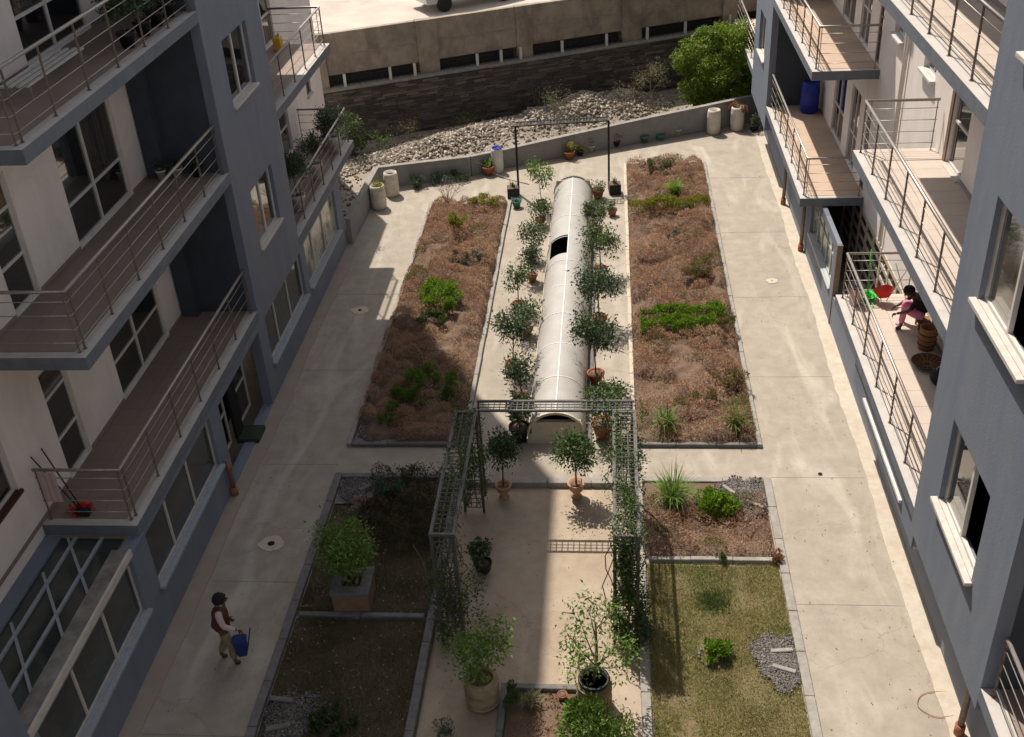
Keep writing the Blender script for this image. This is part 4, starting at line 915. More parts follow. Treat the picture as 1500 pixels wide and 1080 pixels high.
# right bed hedge rows
def hedge_row(label, pa, pb, w, n, mm='bright', h=0.50):
    a = G(*pa, h*0.7); b_ = G(*pb, h*0.7); t = thing('hedge_row', label, 'hedge', (0, 0, 0), 0, 'clipped green rows across the right bed')
    f = RNG.uniform(0, 1, n); u = np.abs(RNG.uniform(-1, 1, n)); sg = RNG.choice([-1, 1], n)
    X = a[0]+(b_[0]-a[0])*f; wv = w*(0.55+0.75*vnoise(X, X*0+a[1], 5, 2)); keep = vnoise(X, sg*u, 7, 8) + (1-u)*0.9 > 0.42; Y = a[1]+(b_[1]-a[1])*f + 0.10*np.sin(X*5) + sg*u*wv/2; Z = 0.05 + (h*0.72+0.30*h*vnoise(X, Y, 3, 3)+0.28*h*vnoise(X, Y, 9, 6))*np.sqrt(np.clip(1-(u*0.9)**3, 0, 1))*RNG.uniform(0.55, 1.0, n)**0.4
    P = np.stack([X, Y, Z], 1)[keep]; n = len(P); link('foliage', leaves(P, 0.06, mm, 'foliage', out=np.tile([0, 0, 1.0], (n, 1))), mm, t)
    return t
hedge_row('bright green clipped row across the right bed, farther of the middle pair', (938, 460), (1062, 458), 0.60, 7000)
hedge_row('bright green clipped row across the right bed, nearer of the middle pair', (938, 478), (1048, 474), 0.62, 7000)
hedge_row('yellow-green clipped row near the far end of right bed', (920, 302), (1038, 298), 0.62, 6500, 'yellowgreen')
hedge_row('short dull green row stub beside the right kerb of right bed', (1050, 478), (1076, 476), 0.36, 900, 'heather_olive')
def agap(label, px, py, z, n=90, L=0.55, mm='fresh', dead=0):
    x, y, _ = G(px, py, z+0.12); t = thing('strap_leaf_plant', label, 'plant', (x, y, z), random.uniform(0, 6), 'strap-leaved tufts in the beds')
    tuft(t, (0, 0, 0), n, L, mm, 0.013, spread=0.07)
    if dead: tuft(t, (0, 0, 0), dead, L*1.2, 'scrub', 0.007, name='dry_blades', spread=0.06, arch=0.5)
    return t
agap('bright strap-leaved tuft near the close left corner of right bed', 975, 622, 0.10, 120, 0.66, dead=8)
agap('bright strap-leaved tuft near the close right corner of right bed', 1078, 622, 0.10, 130, 0.70, dead=12)
agap('bright tuft in the heather at the far end of right bed', 988, 280, 0.22, 170, 0.62, 'bright')
agap('long arching strap-leaved plant at top of lower right bed beside pergola', 985, 735, 0.05, 200, 0.92, dead=14)
x, y, _ = G(1050, 740, 0.2)
shrub('bright_shrub', 'bright green dome tuft right of the arching strap plant', (x, y, 0.24), (0.40, 0.38, 0.20), 4200, 0.07, 'bright', 24, group=gA)
x, y, _ = G(1048, 955, 0.15)
shrub('bright_shrub', 'small bright green dome alone on the sunny lawn', (x, y, 0.18), (0.25, 0.26, 0.14), 2300, 0.055, 'bright', 12, group=gA)
tag(rocks('stone_ring', np.array([[x+0.29*math.cos(a), y+0.27*math.sin(a), 0.04] for a in np.linspace(0.3, 5.6, 15)]), RNG.uniform(0.03, 0.06, 15), 'pebble'), 'ring of small stones round the green dome on the lawn', 'stones', kind='stuff')
x, y, _ = G(1045, 880, 0.05)
n = 1500; a = RNG.normal(size=(n, 2))*0.17
o = link('grass_patch', blades(np.stack([x+a[:, 0], y+a[:, 1], np.full(n, 0.03)], 1), 0.07, 'mid', 'grass_patch', 0.007, 1.0), 'mid'); tag(o, 'darker green tuft of grass in the sunny lawn', 'grass', kind='stuff')
x, y, _ = G(965, 245, 0.3)
shrub('grey_green_shrub', 'grey-green shrub at the far left corner of right bed', (x, y, 0.40), (0.5, 0.42, 0.22), 3000, 0.06, 'scrub', 16, group=gA)
x, y, _ = G(1025, 400, 0.25)
shrub('dark_brown_shrub', 'taller dark olive shrub in the middle of right bed', (x-0.1, y, 0.40), (0.5, 0.55, 0.24), 4200, 0.05, 'heather_olive', 18, group=gA)
x, y, _ = G(995, 352, 0.2)
shrub('grey_green_shrub', 'flat grey-green patch above the middle of right bed', (x, y, 0.34), (0.4, 0.3, 0.12), 1500, 0.045, 'bluegreen', 10, group=gA)
x, y, _ = G(1070, 560, 0.25)
shrub('dark_brown_shrub', 'dark olive shrub at right edge near the close end of right bed', (x, y, 0.36), (0.4, 0.4, 0.2), 2400, 0.05, 'heather_olive', 12, group=gA)
x, y, _ = G(1035, 585, 0.2)
shrub('dark_brown_shrub', 'small dark olive shrub above the two near strap-leaved tufts', (x, y, 0.32), (0.3, 0.3, 0.15), 1400, 0.05, 'heather_olive', 10, group=gA)
x, y, _ = G(1135, 815, 0.1)
shrub('dry_brown_tuft', 'small dry brown tuft growing over right kerb', (x, y, 0.10), (0.16, 0.15, 0.10), 500, 0.05, 'brownleaf', 6, cat='plant')
x, y, _ = G(1055, 820, 0.1)
shrub('small_green_tuft', 'small dark green tuft on the cross kerb of lower right bed', (x, y, 0.10), (0.12, 0.10, 0.08), 300, 0.05, 'mid', 5, cat='plant')
x, y, _ = G(570, 712, 0.5)
shrub('fresh_shrub', 'pale green clump at the top of the shaded lower left bed', (x, y, 0.5), (0.3, 0.22, 0.2), 1000, 0.06, 'bluegreen', 10, group=gA)
x, y, _ = G(480, 1050, 0.2)
shrub('dark_shrub', 'dark green low shrub at the bottom of shaded left bed', (x+0.1, y, 0.14), (0.42, 0.4, 0.12), 2200, 0.06, 'deep', 14, group=gA)
# bare small tree at left bed far end
x, y, _ = G(655, 300, 0)
t = thing('bare_shrub', 'bare twiggy leafless shrub at the far end of left bed', 'shrub', (x, y, 0))
b = MB(); rn = random.Random(4)
for k in range(16):
    a = rn.uniform(0, 6.28); r1 = rn.uniform(0.15, 0.4); e = Vector((math.cos(a)*r1, math.sin(a)*r1, rn.uniform(0.35, 0.6))); b.tube([(0, 0, 0), tuple(e*0.5), tuple(e)], [0.012, 0.008, 0.005], 4)
    for q in range(4):
        e2 = e + Vector((rn.uniform(-1, 1)*0.22 + math.cos(a)*0.12, rn.uniform(-1, 1)*0.22 + math.sin(a)*0.12, rn.uniform(0.1, 0.35))); b.tube([tuple(e), tuple(e2)], [0.005, 0.003], 3)
b.build('twigs', 'bark_pale', t)

# ------------------------------------------------------------------ vaulted cover
VX0, VX1, VY0, VY1 = -1.96, -0.66, 20.55, 34.7; VC = (VX0+VX1)/2; VR = (VX1-VX0)/2; VB, VH = 0.26, 0.60
TV = thing('vaulted_cover', 'long half-round pale polycarbonate vault cover over a sunken opening, with one panel missing', 'canopy', (0, 0, 0))
MB().box(VX0-0.02, VX0+0.08, VY0, VY1, -0.1, VB).build('base_wall', 'plaster', TV)
MB().box(VX1-0.08, VX1+0.02, VY0, VY1, -0.1, VB).build('base_wall', 'plaster', TV)
MB().box(VX1+0.022, VX1+0.16, VY0-0.4, VY1-0.2, -0.02, 0.05).build('drain_channel', 'kerb_dark', TV)
MB().box(VX0+0.08, VX1-0.08, VY0, VY0+0.12, -0.1, VB+0.34).build('end_wall', 'plaster', TV)
MB().box(VX0+0.08, VX1-0.08, VY1-0.12, VY1, -0.1, VB+0.5).build('end_wall', 'plaster', TV)
MB().box(VX0+0.08, VX1-0.08, VY0+0.12, VY1-0.12, -0.1, 0.02).build('sunken_floor', 'void', TV)
def vault(ya, yb, t0, t1, off, m, name, th=0.02, n=14):
    b = MB(); 
    def P(t, y, o): return (VC + (VR+o)*math.cos(t), y, VB + (VH+o)*math.sin(t))
    ts = [t0+(t1-t0)*k/n for k in range(n+1)]
    for k in range(n):
        a, c = ts[k], ts[k+1]
        b.quad(P(a, ya, off), P(a, yb, off), P(c, yb, off), P(c, ya, off)); b.smooth[-1] = True
        b.quad(P(c, ya, off-th), P(c, yb, off-th), P(a, yb, off-th), P(a, ya, off-th)); b.smooth[-1] = True
        b.quad(P(a, ya, off-th), P(a, ya, off), P(c, ya, off), P(c, ya, off-th)); b.quad(P(a, yb, off), P(a, yb, off-th), P(c, yb, off-th), P(c, yb, off))
    for t in (t0, t1): b.quad(P(t, ya, off-th), P(t, yb, off-th), P(t, yb, off), P(t, ya, off))
    me = b.mesh(name)
    return link(name, me, m, TV)
npan = 9; dy = (VY1-VY0)/npan
for k in range(npan):
    ya, yb = VY0+k*dy, VY0+(k+1)*dy; j = 0.004*(k % 2)
    if k in (5, 6):
        vault(ya+0.004, yb-0.004, rad(148), math.pi, j, 'pvc', 'vault_panel')
    if k == 5:
        vault(ya+0.004, yb-0.004, 0.0, math.pi/2, j, 'pvc', 'vault_panel')
        vault(ya+0.004, ya+0.45, math.pi/2, rad(147.9), j, 'pvc', 'vault_panel')
    elif k == 6:
        vault(ya+0.004, yb-0.004, 0.0, math.pi/2, j, 'pvc', 'vault_panel'); vault(ya+0.13, yb-0.004, math.pi/2, rad(147.9), j, 'pvc', 'vault_panel')
    else:
        vault(ya+0.004, yb-0.004, 0.0, math.pi/2, j, 'pvc', 'vault_panel'); vault(ya+0.004, yb-0.004, math.pi/2, math.pi, j, 'pvc', 'vault_panel')
    if k: vault(ya-0.009, ya+0.009, 0.0, math.pi, 0.014, 'seam', 'seam_strip', 0.012)
MB().box(VC-0.012, VC+0.012, VY0, VY1, VB+VH+0.004, VB+VH+0.018).build('ridge_strip', 'seam', TV)
vault(VY0-0.03, VY0+0.05, 0.0, math.pi, 0.03, 'plaster', 'end_rim', 0.06)
vault(VY1-0.05, VY1+0.03, 0.0, math.pi, 0.03, 'kerb', 'end_rim', 0.05)

# ------------------------------------------------------------------ pergola
def lattice(mb, p0, u, v, nu, nv, w=0.016):
    p0 = Vector(p0); u = Vector(u); v = Vector(v)
    for i in range(nu+1): a = p0 + u*(i/nu); mb.bar(a, a+v, w)
    for j in range(nv+1): a = p0 + v*(j/nv); mb.bar(a, a+u, w)
PG = thing('pergola', 'grey steel trellis pergola with creepers framing the lower plaza', 'pergola', (0, 0, 0))
PH = 2.5
XA0, XA1, XB0, XB1 = -3.20, -2.79, 0.02, 0.44; YN, YF, YB = 14.42, 18.20, 18.60
for (x0, x1) in ((XA0, XA1), (XB0, XB1)):
    for y in (YN, YF):
        for x in (x0, x1): MB().box(x-0.025, x+0.025, y-0.025, y+0.025, LOWZ, PH-0.03).build('post', 'pergola', PG)
    for x in (x0, x1): MB().box(x-0.027, x+0.027, YN-0.03, YF+0.03, PH-0.03, PH+0.02).build('top_rail', 'pergola', PG)
    for y in (YN, YF): MB().box(x0+0.027, x1-0.027, y-0.025, y+0.025, PH-0.028, PH+0.018).build('top_rail', 'pergola', PG)
    l = MB(); lattice(l, (x0+0.03, YN+0.03, PH), (x1-x0-0.06, 0, 0), (0, YF-YN-0.06, 0), 3, 30); l.build('lattice', 'pergola', PG)
    for y in (YN, YF):
        l = MB(); lattice(l, (x0+0.03, y, 0.0), (x1-x0-0.06, 0, 0), (0, 0, PH-0.05), 3, 20); l.build('lattice', 'pergola', PG)
xa, xb = XA1, XB0
for y in (YF+0.055, YB): MB().box(XA1-0.02, XB1+0.0, y-0.022, y+0.022, PH-0.025, PH+0.022).build('top_rail', 'pergola', PG)
l = MB(); lattice(l, (XA1, YF+0.08, PH), (XB1-XA1-0.03, 0, 0), (0, YB-YF-0.11, 0), 27, 3); l.build('lattice', 'pergola', PG)
for x in (XA1, XB1-0.05): MB().box(x-0.022, x+0.022, YB-0.022, YB+0.022, 0.0, PH-0.03).build('post', 'pergola', PG)
def vine(n, boxes, mm, size=0.065):
    P = []
    for (x0, x1, y0, y1, z0, z1, wgt) in boxes:
        k = int(n*wgt); c = 26; cc = RNG.uniform([x0, y0, z0], [x1, y1, z1], (c, 3)); q = RNG.integers(0, c, k)
        P.append(cc[q] + RNG.normal(size=(k, 3))*[0.055, 0.12, 0.16])
    P = np.concatenate(P); return link('creeper', leaves(P, size, mm, 'creeper', up=0.6), mm, PG)
vine(5200, [(XA0, XA1, YN, YF, PH-0.05, PH+0.06, 0.22), (XA0-0.1, XA1+0.1, YF-0.25, YF+0.1, 0.3, PH, 0.30), (XA0-0.15, XA1+0.15, YN-0.1, YN+0.3, 0.0, 1.9, 0.38), (XA0, XA1, YN, YF, PH-0.4, PH, 0.10)], 'mid')
vine(7200, [(XB0, XB1, YN, YF, PH-0.05, PH+0.06, 0.34), (XB0-0.03, XB1+0.08, YN-0.1, YN+0.15, 0.0, PH-0.2, 0.72), (XB0-0.2, XB1+0.2, YF-0.3, YF+0.2, 0.8, PH, 0.18), (XB1, XB1+0.15, YN+0.2, YF, 0.9, 2.3, 0.08)], 'mid')
vine(2400, [(XB1-0.1, XB1+0.2, YN-0.1, YN+0.5, -0.1, 0.9, 0.6), (XB0-0.5, XB0+0.1, YF-0.1, YF+0.5, 1.7, 2.6, 0.25), (XA0-0.2, XA1+0.4, YN, YN+0.4, 0.2, 1.6, 0.3)], 'deep')
st_ = MB()
rn = random.Random(9)
for (x0, x1, y) in ((XA0, XA1, YN), (XB0, XB1, YN), (XA0, XA1, YF), (XB0, XB1, YF)):
    for k in range(6):
        p = [Vector((rn.uniform(x0, x1), y+rn.uniform(-.05, .05), 0))]
        while p[-1].z < PH-0.2: p.append(p[-1] + Vector((rn.uniform(-.12, .12), rn.uniform(-.05, .05), rn.uniform(0.15, 0.35))))
        MB().tube(p, 0.010, 4).build('creeper_stem', 'bark', PG)
# far arch
FA = thing('garden_arch', 'thin dark steel garden arch at the far end of the vaulted cover', 'arch', (0, 0, 0))
ax0, ay0, ax1, ay1 = -3.24, 35.28, -0.10, 35.62; AH = 2.45
for (x, y) in ((ax0, ay0), (ax1, ay1)): MB().box(x-0.035, x+0.035, y-0.035, y+0.035, 0, AH).build('post', 'black', FA)
for o_ in (0, 0.38): MB().bar((ax0-0.02, ay0+o_, AH+0.02), (ax1+0.02, ay1+o_, AH+0.02), 0.04).build('top_rail', 'black', FA)
l = MB(); lattice(l, (ax0, ay0+0.02, AH+0.02), (ax1-ax0, ay1-ay0, 0), (0, 0.34, 0), 28, 3); l.build('lattice', 'pergola', FA)
P = np.stack([RNG.uniform(-1.9, -0.1, 420), RNG.uniform(35.5, 35.95, 420), AH+RNG.normal(size=420)*0.05], 1)
link('creeper', leaves(P, 0.055, 'mid', 'creeper'), 'mid', FA)

# ------------------------------------------------------------------ pots and plants
T_ = ('classic', 0.20, 0.34, 'terra')
gT = 'potted trees along the vaulted cover'
def gpos(px, py, z=0.0): a = G(px, py, z); return (a[0], a[1], z)
potted('potted_tree', 'leafy tree in terracotta pot right of the vault, first behind the pergola bar', gpos(873, 560), ('classic', 0.21, 0.30, 'terra'), 1.75, 0.36, 1150, 0.095, 'deep', 1, gT, 0.45, 9, 0.022, spr=0.13)
MB_t = thing('terracotta_saucer', 'empty terracotta saucer lying below the first potted tree', 'saucer', gpos(868, 603)); MB().lathe([(0.15, 0), (0.2, 0.05), (0.18, 0.05), (0.14, 0.02), (0.01, 0.02)], 18).build('dish', 'terra', MB_t)
potted('potted_tree', 'leafy tree right of the vault, second behind the pergola bar', gpos(878, 478), ('classic', 0.21, 0.30, 'terra'), 1.65, 0.36, 1050, 0.095, 'deep', 12, gT, 0.4, 8, 0.022, spr=0.14)
potted('potted_tree', 'leafy tree right of the vault, third behind the pergola bar', gpos(880, 405), ('classic', 0.20, 0.30, 'terra'), 1.35, 0.34, 950, 0.09, 'mid', 3, gT, 0.35, 8, 0.022, spr=0.14)
potted('potted_tree', 'lighter green potted bush right of the vault near its far end', gpos(874, 345), ('classic', 0.20, 0.28, 'terra'), 0.95, 0.28, 1000, 0.075, 'mid', 4, gT, 0.3, 8, 0.02)
for i, (px, py, hh, cr, mm, nl, rr, lb) in enumerate((
        (764, 592, 1.25, 0.24, 'deep', 620, 0.19, 'nearest dark leafy tree left of the vault, beside the pergola bar'),
        (752, 545, 1.60, 0.30, 'deep', 900, 0.20, 'second leafy tree left of the vault from the pergola bar, the tallest'),
        (772, 492, 0.85, 0.24, 'mid', 420, 0.17, 'third leafy tree left of the vault, low and close to its wall'),
        (760, 455, 1.25, 0.22, 'mid', 430, 0.18, 'fourth leafy tree left of the vault, thin and mid green'),
        (780, 412, 1.05, 0.20, 'deep', 460, 0.16, 'fifth leafy tree left of the vault, opposite the missing panel'),
        (778, 382, 1.00, 0.27, 'mid', 560, 0.19, 'sixth leafy tree left of the vault, beyond the missing panel'),
        (792, 330, 0.65, 0.22, 'mid', 400, 0.17, 'short potted bush left of the far half of the vault'))):
    potted('potted_tree', lb, gpos(px, py), ('classic', rr, rr*1.45, 'terra'), hh, cr, nl, 0.09, mm, 20+i*3, gT, 0.25, 6+i % 3, 0.018, spr=0.11)
potted('potted_plant', 'tall thin stemmed plant in dark pot at far left corner of the vault', gpos(794, 305), ('classic', 0.17, 0.26, 'black'), 1.5, 0.30, 420, 0.10, 'fresh', 31, None, 0.5, 6, 0.014, 'bark_pale', spr=0.10)
potted('potted_tree', 'black plastic pot with dark leafy plant hidden beside the near vault end', gpos(762, 645), ('classic', 0.24, 0.42, 'black'), 1.0, 0.24, 700, 0.09, 'deep', 32, None, 0.4, 6, 0.02)
potted('potted_tree', 'large terracotta pot with leafy shrub right of the vault mouth', gpos(883, 640), ('classic', 0.26, 0.44, 'terra'), 1.25, 0.34, 900, 0.09, 'mid', 33, None, 0.4, 7, 0.022)
potted('potted_tree', 'narrow upright tree in pale urn on the step, left of the pair', (-2.40, 18.72, LOWZ), ('urn', 0.17, 0.36, 'terra_pale'), 1.45, 0.17, 1000, 0.085, 'deep', 34, 'pair of urn trees below the step', 0.5, 7, 0.022, spr=0.11)
potted('potted_tree', 'round topped tree in pale urn on the step, right of the pair', (-0.80, 18.76, LOWZ), ('urn', 0.18, 0.38, 'terra_pale'), 1.35, 0.26, 1300, 0.085, 'mid', 35, 'pair of urn trees below the step', 0.55, 8, 0.024, spr=0.12)
potted('potted_plant', 'small dark potted plant at the foot of the left pergola trellis', (-2.62, 16.3, LOWZ), ('bowl', 0.18, 0.28, 'black'), 0.62, 0.16, 380, 0.08, 'deep', 36, None, 0.2, 5, 0.014)
# two big barrels
def barrel_tree(label, loc, m, h, cr, nl, mm, seed, nlimb, rt, spr, size, top='barrel'):
    t = thing('barrel_planter', label, 'potted tree', loc); r, ph = 0.30, 0.66
    add_pot(t, 'barrel', r, ph, m)
    for z in (0.10, 0.24, 0.42, 0.56): MB().lathe([(r*1.0, z), (r*1.045, z+0.012), (r*1.0, z+0.024)], 24).build('hoop', m, t)
    tips = limbs((0, 0, ph*0.85), (0.05, 0.02, h), nlimb, cr, rt, seed, 'bark', t, start=0.15, curve=0.3)
    tip_leaves(tips, nl, spr, size, mm, t); return t
barrel_tree('old cream barrel holding a pale leafy tree, left of the two barrels', (-2.30, 12.98, LOWZ), 'barrel_olive', 1.6, 0.42, 1300, 'fresh', 41, 12, 0.03, 0.12, 0.085)
t = barrel_tree('barrel with black rim holding an open branched tree, right of the two barrels', (-0.34, 12.98, LOWZ), 'barrel_olive', 2.0, 0.58, 1250, 'fresh', 42, 14, 0.035, 0.11, 0.075)
MB().lathe([(0.262, 0.60), (0.275, 0.665), (0.275, 0.685), (0.225, 0.685), (0.215, 0.60)], 24).build('rim', 'black', t)
# bed E planting
x, y, _ = G(868, 1062, 0.5)
shrub('green_shrub', 'fresh green leafy shrub in front of the right barrel at bottom', (x-0.0, y, 0.45), (0.52, 0.40, 0.36), 3400, 0.075, 'fresh', 26)
t = thing('variegated_plant', 'pale striped spiky plant at the top of the small central bed', 'plant', (*G(778, 1024, 0.1)[:2], -0.05)); tuft(t, (0, 0, 0), 70, 0.34, 'scrub', 0.011, spread=0.05)
tuft(t, (-0.02, 0, 0), 20, 0.3, 'yellowgreen', 0.010, name='green_blades')
x, y, _ = G(745, 1015, 0.2)
shrub('dark_shrub', 'small dark leafed shrub at left corner of small central bed', (x, y, 0.16), (0.16, 0.2, 0.16), 500, 0.06, 'mid', 8, cat='plant')
heather('bed_litter', 'reddish dead leaves covering the small central bed', -1.86, -0.58, 9, 13.15, 2600, 17, 0.12, mm='brownleaf', zb=-0.06, L=0.07)
t = thing('small_pot', 'small brown clay pot beside the right barrel', 'pot', (*G(824, 1020, 0)[:2], LOWZ+0.02)); add_pot(t, 'classic', 0.085, 0.17, 'terra')
x, y, _ = G(660, 1065, 0.1)
shrub('blue_green_shrub', 'thin green clump at the bottom on the narrow shaded strip', (x, y, 0.05), (0.3, 0.2, 0.15), 420, 0.055, 'bluegreen', 8, cat='plant')

# square planter with tree in the shaded bed
PL = thing('square_planter', 'square brown masonry planter with grey rim and a leafy tree, in the shaded bed', 'planter', (-5.03, 15.28, 0.03), 0.02)
hw, ph = 0.35, 0.56
for (x0, x1, y0, y1) in ((-hw, hw, -hw, -hw+0.13), (-hw, hw, hw-0.13, hw), (-hw, -hw+0.13, -hw+0.13, hw-0.13), (hw-0.13, hw, -hw+0.13, hw-0.13)):
    MB().box(x0, x1, y0, y1, 0, ph-0.10).build('side', 'planter_brown', PL)
for (x0, x1, y0, y1) in ((-hw-0.03, hw+0.03, -hw-0.03, -hw+0.17), (-hw-0.03, hw+0.03, hw-0.17, hw+0.03), (-hw-0.03, -hw+0.17, -hw+0.172, hw-0.172), (hw-0.17, hw+0.03, -hw+0.172, hw-0.172)):
    bevel(MB().box(x0, x1, y0, y1, ph-0.098, ph).build('rim', 'kerb_dark', PL), 0.01)
MB().box(-hw+0.13, hw-0.13, -hw+0.13, hw-0.13, 0.3, ph-0.15).build('soil', 'soil', PL)
tips = limbs((0, 0.05, ph-0.16), (-0.05, 0.1, 1.35), 14, 0.36, 0.03, 51, 'bark', PL, start=0.2)
tip_leaves(tips, 3600, 0.13, 0.07, 'fresh', PL, up=1.0)

# far wall row of pots and barrels
def barrel(label, loc, h=0.86, r=0.26, m='barrel', lid=None, plant=None, group='barrels by the far wall'):
    t = thing('plastic_barrel', label, 'barrel', loc, 0, group)
    MB().lathe([(r*0.86, 0), (r*0.97, h*0.06), (r, h*0.3), (r*1.03, h*0.34), (r, h*0.38), (r, h*0.66), (r*1.03, h*0.70), (r, h*0.74), (r*0.95, h*0.92), (r*0.86, h), (r*0.78, h), (r*0.76, h*0.85), (r*0.02, h*0.85)], 22).build('body', m, t)
    if lid: MB().lathe([(r*0.80, h*0.97), (r*0.84, h*1.01), (r*0.84, h*1.03), (r*0.7, h*1.03), (r*0.65, h*0.93), (r*0.02, h*0.93)], 22).build('lid', lid, t)
    elif lid is None: MB().lathe([(r*0.76, h*0.86), (r*0.76, h*0.88), (r*0.02, h*0.88)], 18).build('dark_inside', 'void', t)
    if plant:
        n, mm, R = plant; P, o_, _ = clumps((0, 0, h*0.95), (r*R, r*R, 0.12), n, 10, 0.10); link('foliage', leaves(P, 0.06, mm, 'foliage', out=o_), mm, t)
    return t
barrel('empty white barrel in the far left corner by parapet wall', (-7.75, 35.45, 0))
barrel('white barrel with yellow-green plant in front of the empty one, far left', (-8.02, 34.35, 0), 0.84, 0.27, plant=(500, 'yellowgreen', 0.8))
barrel('tall white barrel with blue lid against the far wall', (-4.16, 37.4, 0), 0.92, 0.22, 'plastic_white', 'plastic_blue')
barrel('white barrel with gridded marks near the right end of the far wall', (3.92, 40.9, 0), 0.95, 0.26)
barrel('white barrel topped with rust brown shrub at the right end of the far wall', (4.85, 41.25, 0), 0.92, 0.27, plant=(1500, 'brownleaf', 1.5))
def wallpot(label, px, py, style, r, h, m, plant=None, z=0.0):
    x, y, _ = G(px, py, 0); t = thing('plant_pot', label, 'potted plant' if plant else 'pot', (x, y, z)); add_pot(t, style, r, h, m)
    if plant:
        k, n, L, mm = plant
        if k == 'tuft': tuft(t, (0, 0, h*0.85), n, L, mm, 0.014, spread=0.06)
        else:
            P, o_, _ = clumps((0, 0, h+L*0.5), (L*0.7, L*0.7, L*0.6), n, 9, L*0.35); link('foliage', leaves(P, 0.06, mm, 'foliage', out=o_), mm, t)
            MB().tube([(0, 0, h*0.85), (0.01, 0, h+L*0.5)], 0.012, 5).build('stem', 'bark', t)
    return t
wallpot('terracotta pot with grassy leaves left of the blue lidded barrel', 716, 256, 'classic', 0.24, 0.34, 'terra', ('tuft', 50, 0.45, 'fresh'))
wallpot('terracotta pot with bright leafy plant framed by the far arch', 834, 233, 'classic', 0.21, 0.30, 'terra', ('bush', 260, 0.32, 'yellowgreen'))
wallpot('white pot with small shrub right of the bright one under far arch', 866, 222, 'classic', 0.16, 0.26, 'plastic_white', ('bush', 260, 0.28, 'mid'))
wallpot('low dark pot with yellow-green plant between two pots by far wall', 850, 228, 'bowl', 0.13, 0.2, 'black', ('bush', 200, 0.26, 'yellowgreen'))
wallpot('teal bucket against the far wall, left of two', 944, 209, 'classic', 0.16, 0.28, 'plastic_teal')
wallpot('teal watering pail against the far wall, right of two', 967, 205, 'bowl', 0.17, 0.22, 'plastic_teal')
wallpot('small white pot on the ground by the far wall, left of the barrels', 993, 199, 'classic', 0.13, 0.28, 'barrel')
wallpot('low white bowl with a green sprig left of the gridded barrel', 1017, 193, 'bowl', 0.15, 0.2, 'barrel', ('bush', 80, 0.15, 'mid'))
wallpot('dark pot with leafy shrub at the far right end of the wall', 1104, 192, 'bowl', 0.18, 0.24, 'black', ('bush', 900, 0.42, 'deep'))
wallpot('dark potted vine right of the far arch post', 902, 215, 'bowl', 0.17, 0.25, 'black', ('bush', 260, 0.36, 'mid'))
wallpot('terracotta pot with sprigs right of the far vault end', 876, 290, 'classic', 0.22, 0.32, 'terra', ('bush', 350, 0.32, 'mid'))
wallpot('small brown pot with green plant just below the right arch planter', 897, 316, 'classic', 0.16, 0.24, 'terra', ('bush', 260, 0.22, 'mid'))
wallpot('green pot with rosette leaves at the far corner of left bed', 757, 304, 'classic', 0.17, 0.26, 'plastic_teal', ('tuft', 40, 0.22, 'bluegreen'))
for lb, loc in (('black box planter at the left foot of far arch', (-3.42, 35.1, 0)), ('black box planter at the right foot of far arch', (0.10, 35.25, 0))):
    t = thing('box_planter', lb, 'planter', loc, 0.1, 'box planters of the far arch'); MB().box(-0.20, 0.20, -0.20, 0.20, 0, 0.36).build('box', 'black', t); MB().box(-0.18, 0.18, -0.18, 0.18, 0.361, 0.37).build('soil', 'soil', t)
    tuft(t, (0, 0, 0.37), 22, 0.3, 'mid', 0.012)
# creeping plants along the wall
for k, (px, py, lb, mm) in enumerate(((612, 268, 'dark straggly creeper against the far wall, leftmost', 'deep'), (645, 262, 'pale flowering creeper at the foot of the far wall', 'bluegreen'), (672, 258, 'dark straggly creeper left of the grassy terracotta pot', 'deep'))):
    x, y, _ = G(px, py, 0.2); shrub('wall_creeper', lb, (x, y, 0.22), (0.42, 0.20, 0.22), 700, 0.06, mm, 10, cat='plant', group='creepers along the far wall')
x, y, _ = G(1005, 215, 0)
# hose hanging over the wall
a = G(676, 232, 0.72); b_ = G(745, 262, 0.03); c = G(705, 240, 0.4)
tag(MB().tube([a, c, G(725, 255, 0.08), b_, G(775, 270, 0.02)], 0.016, 6).build('garden_hose', 'hose'), 'cream hose trailing over the far wall past the blue lidded barrel', 'hose')
cpts = [G(1398, 1048, 0.02), G(1370, 1050, 0.02), G(1345, 1035, 0.02), G(1350, 1018, 0.02), G(1372, 1013, 0.02), G(1395, 1014, 0.02)]
pts = []
for i in range(len(cpts)-1):
    p0, p1, p2, p3 = (np.array(cpts[min(max(i+q, 0), len(cpts)-1)]) for q in (-1, 0, 1, 2))
    for q in range(6):
        u = q/6; pts.append(tuple(0.5*((2*p1) + (p2-p0)*u + (2*p0-5*p1+4*p2-p3)*u*u + (3*p1-p0-3*p2+p3)*u**3)))
tag(MB().tube(pts, 0.006, 5).build('red_cable', 'redhose'), 'thin red cable looped on the path beside bottom right drain pipe', 'cable')

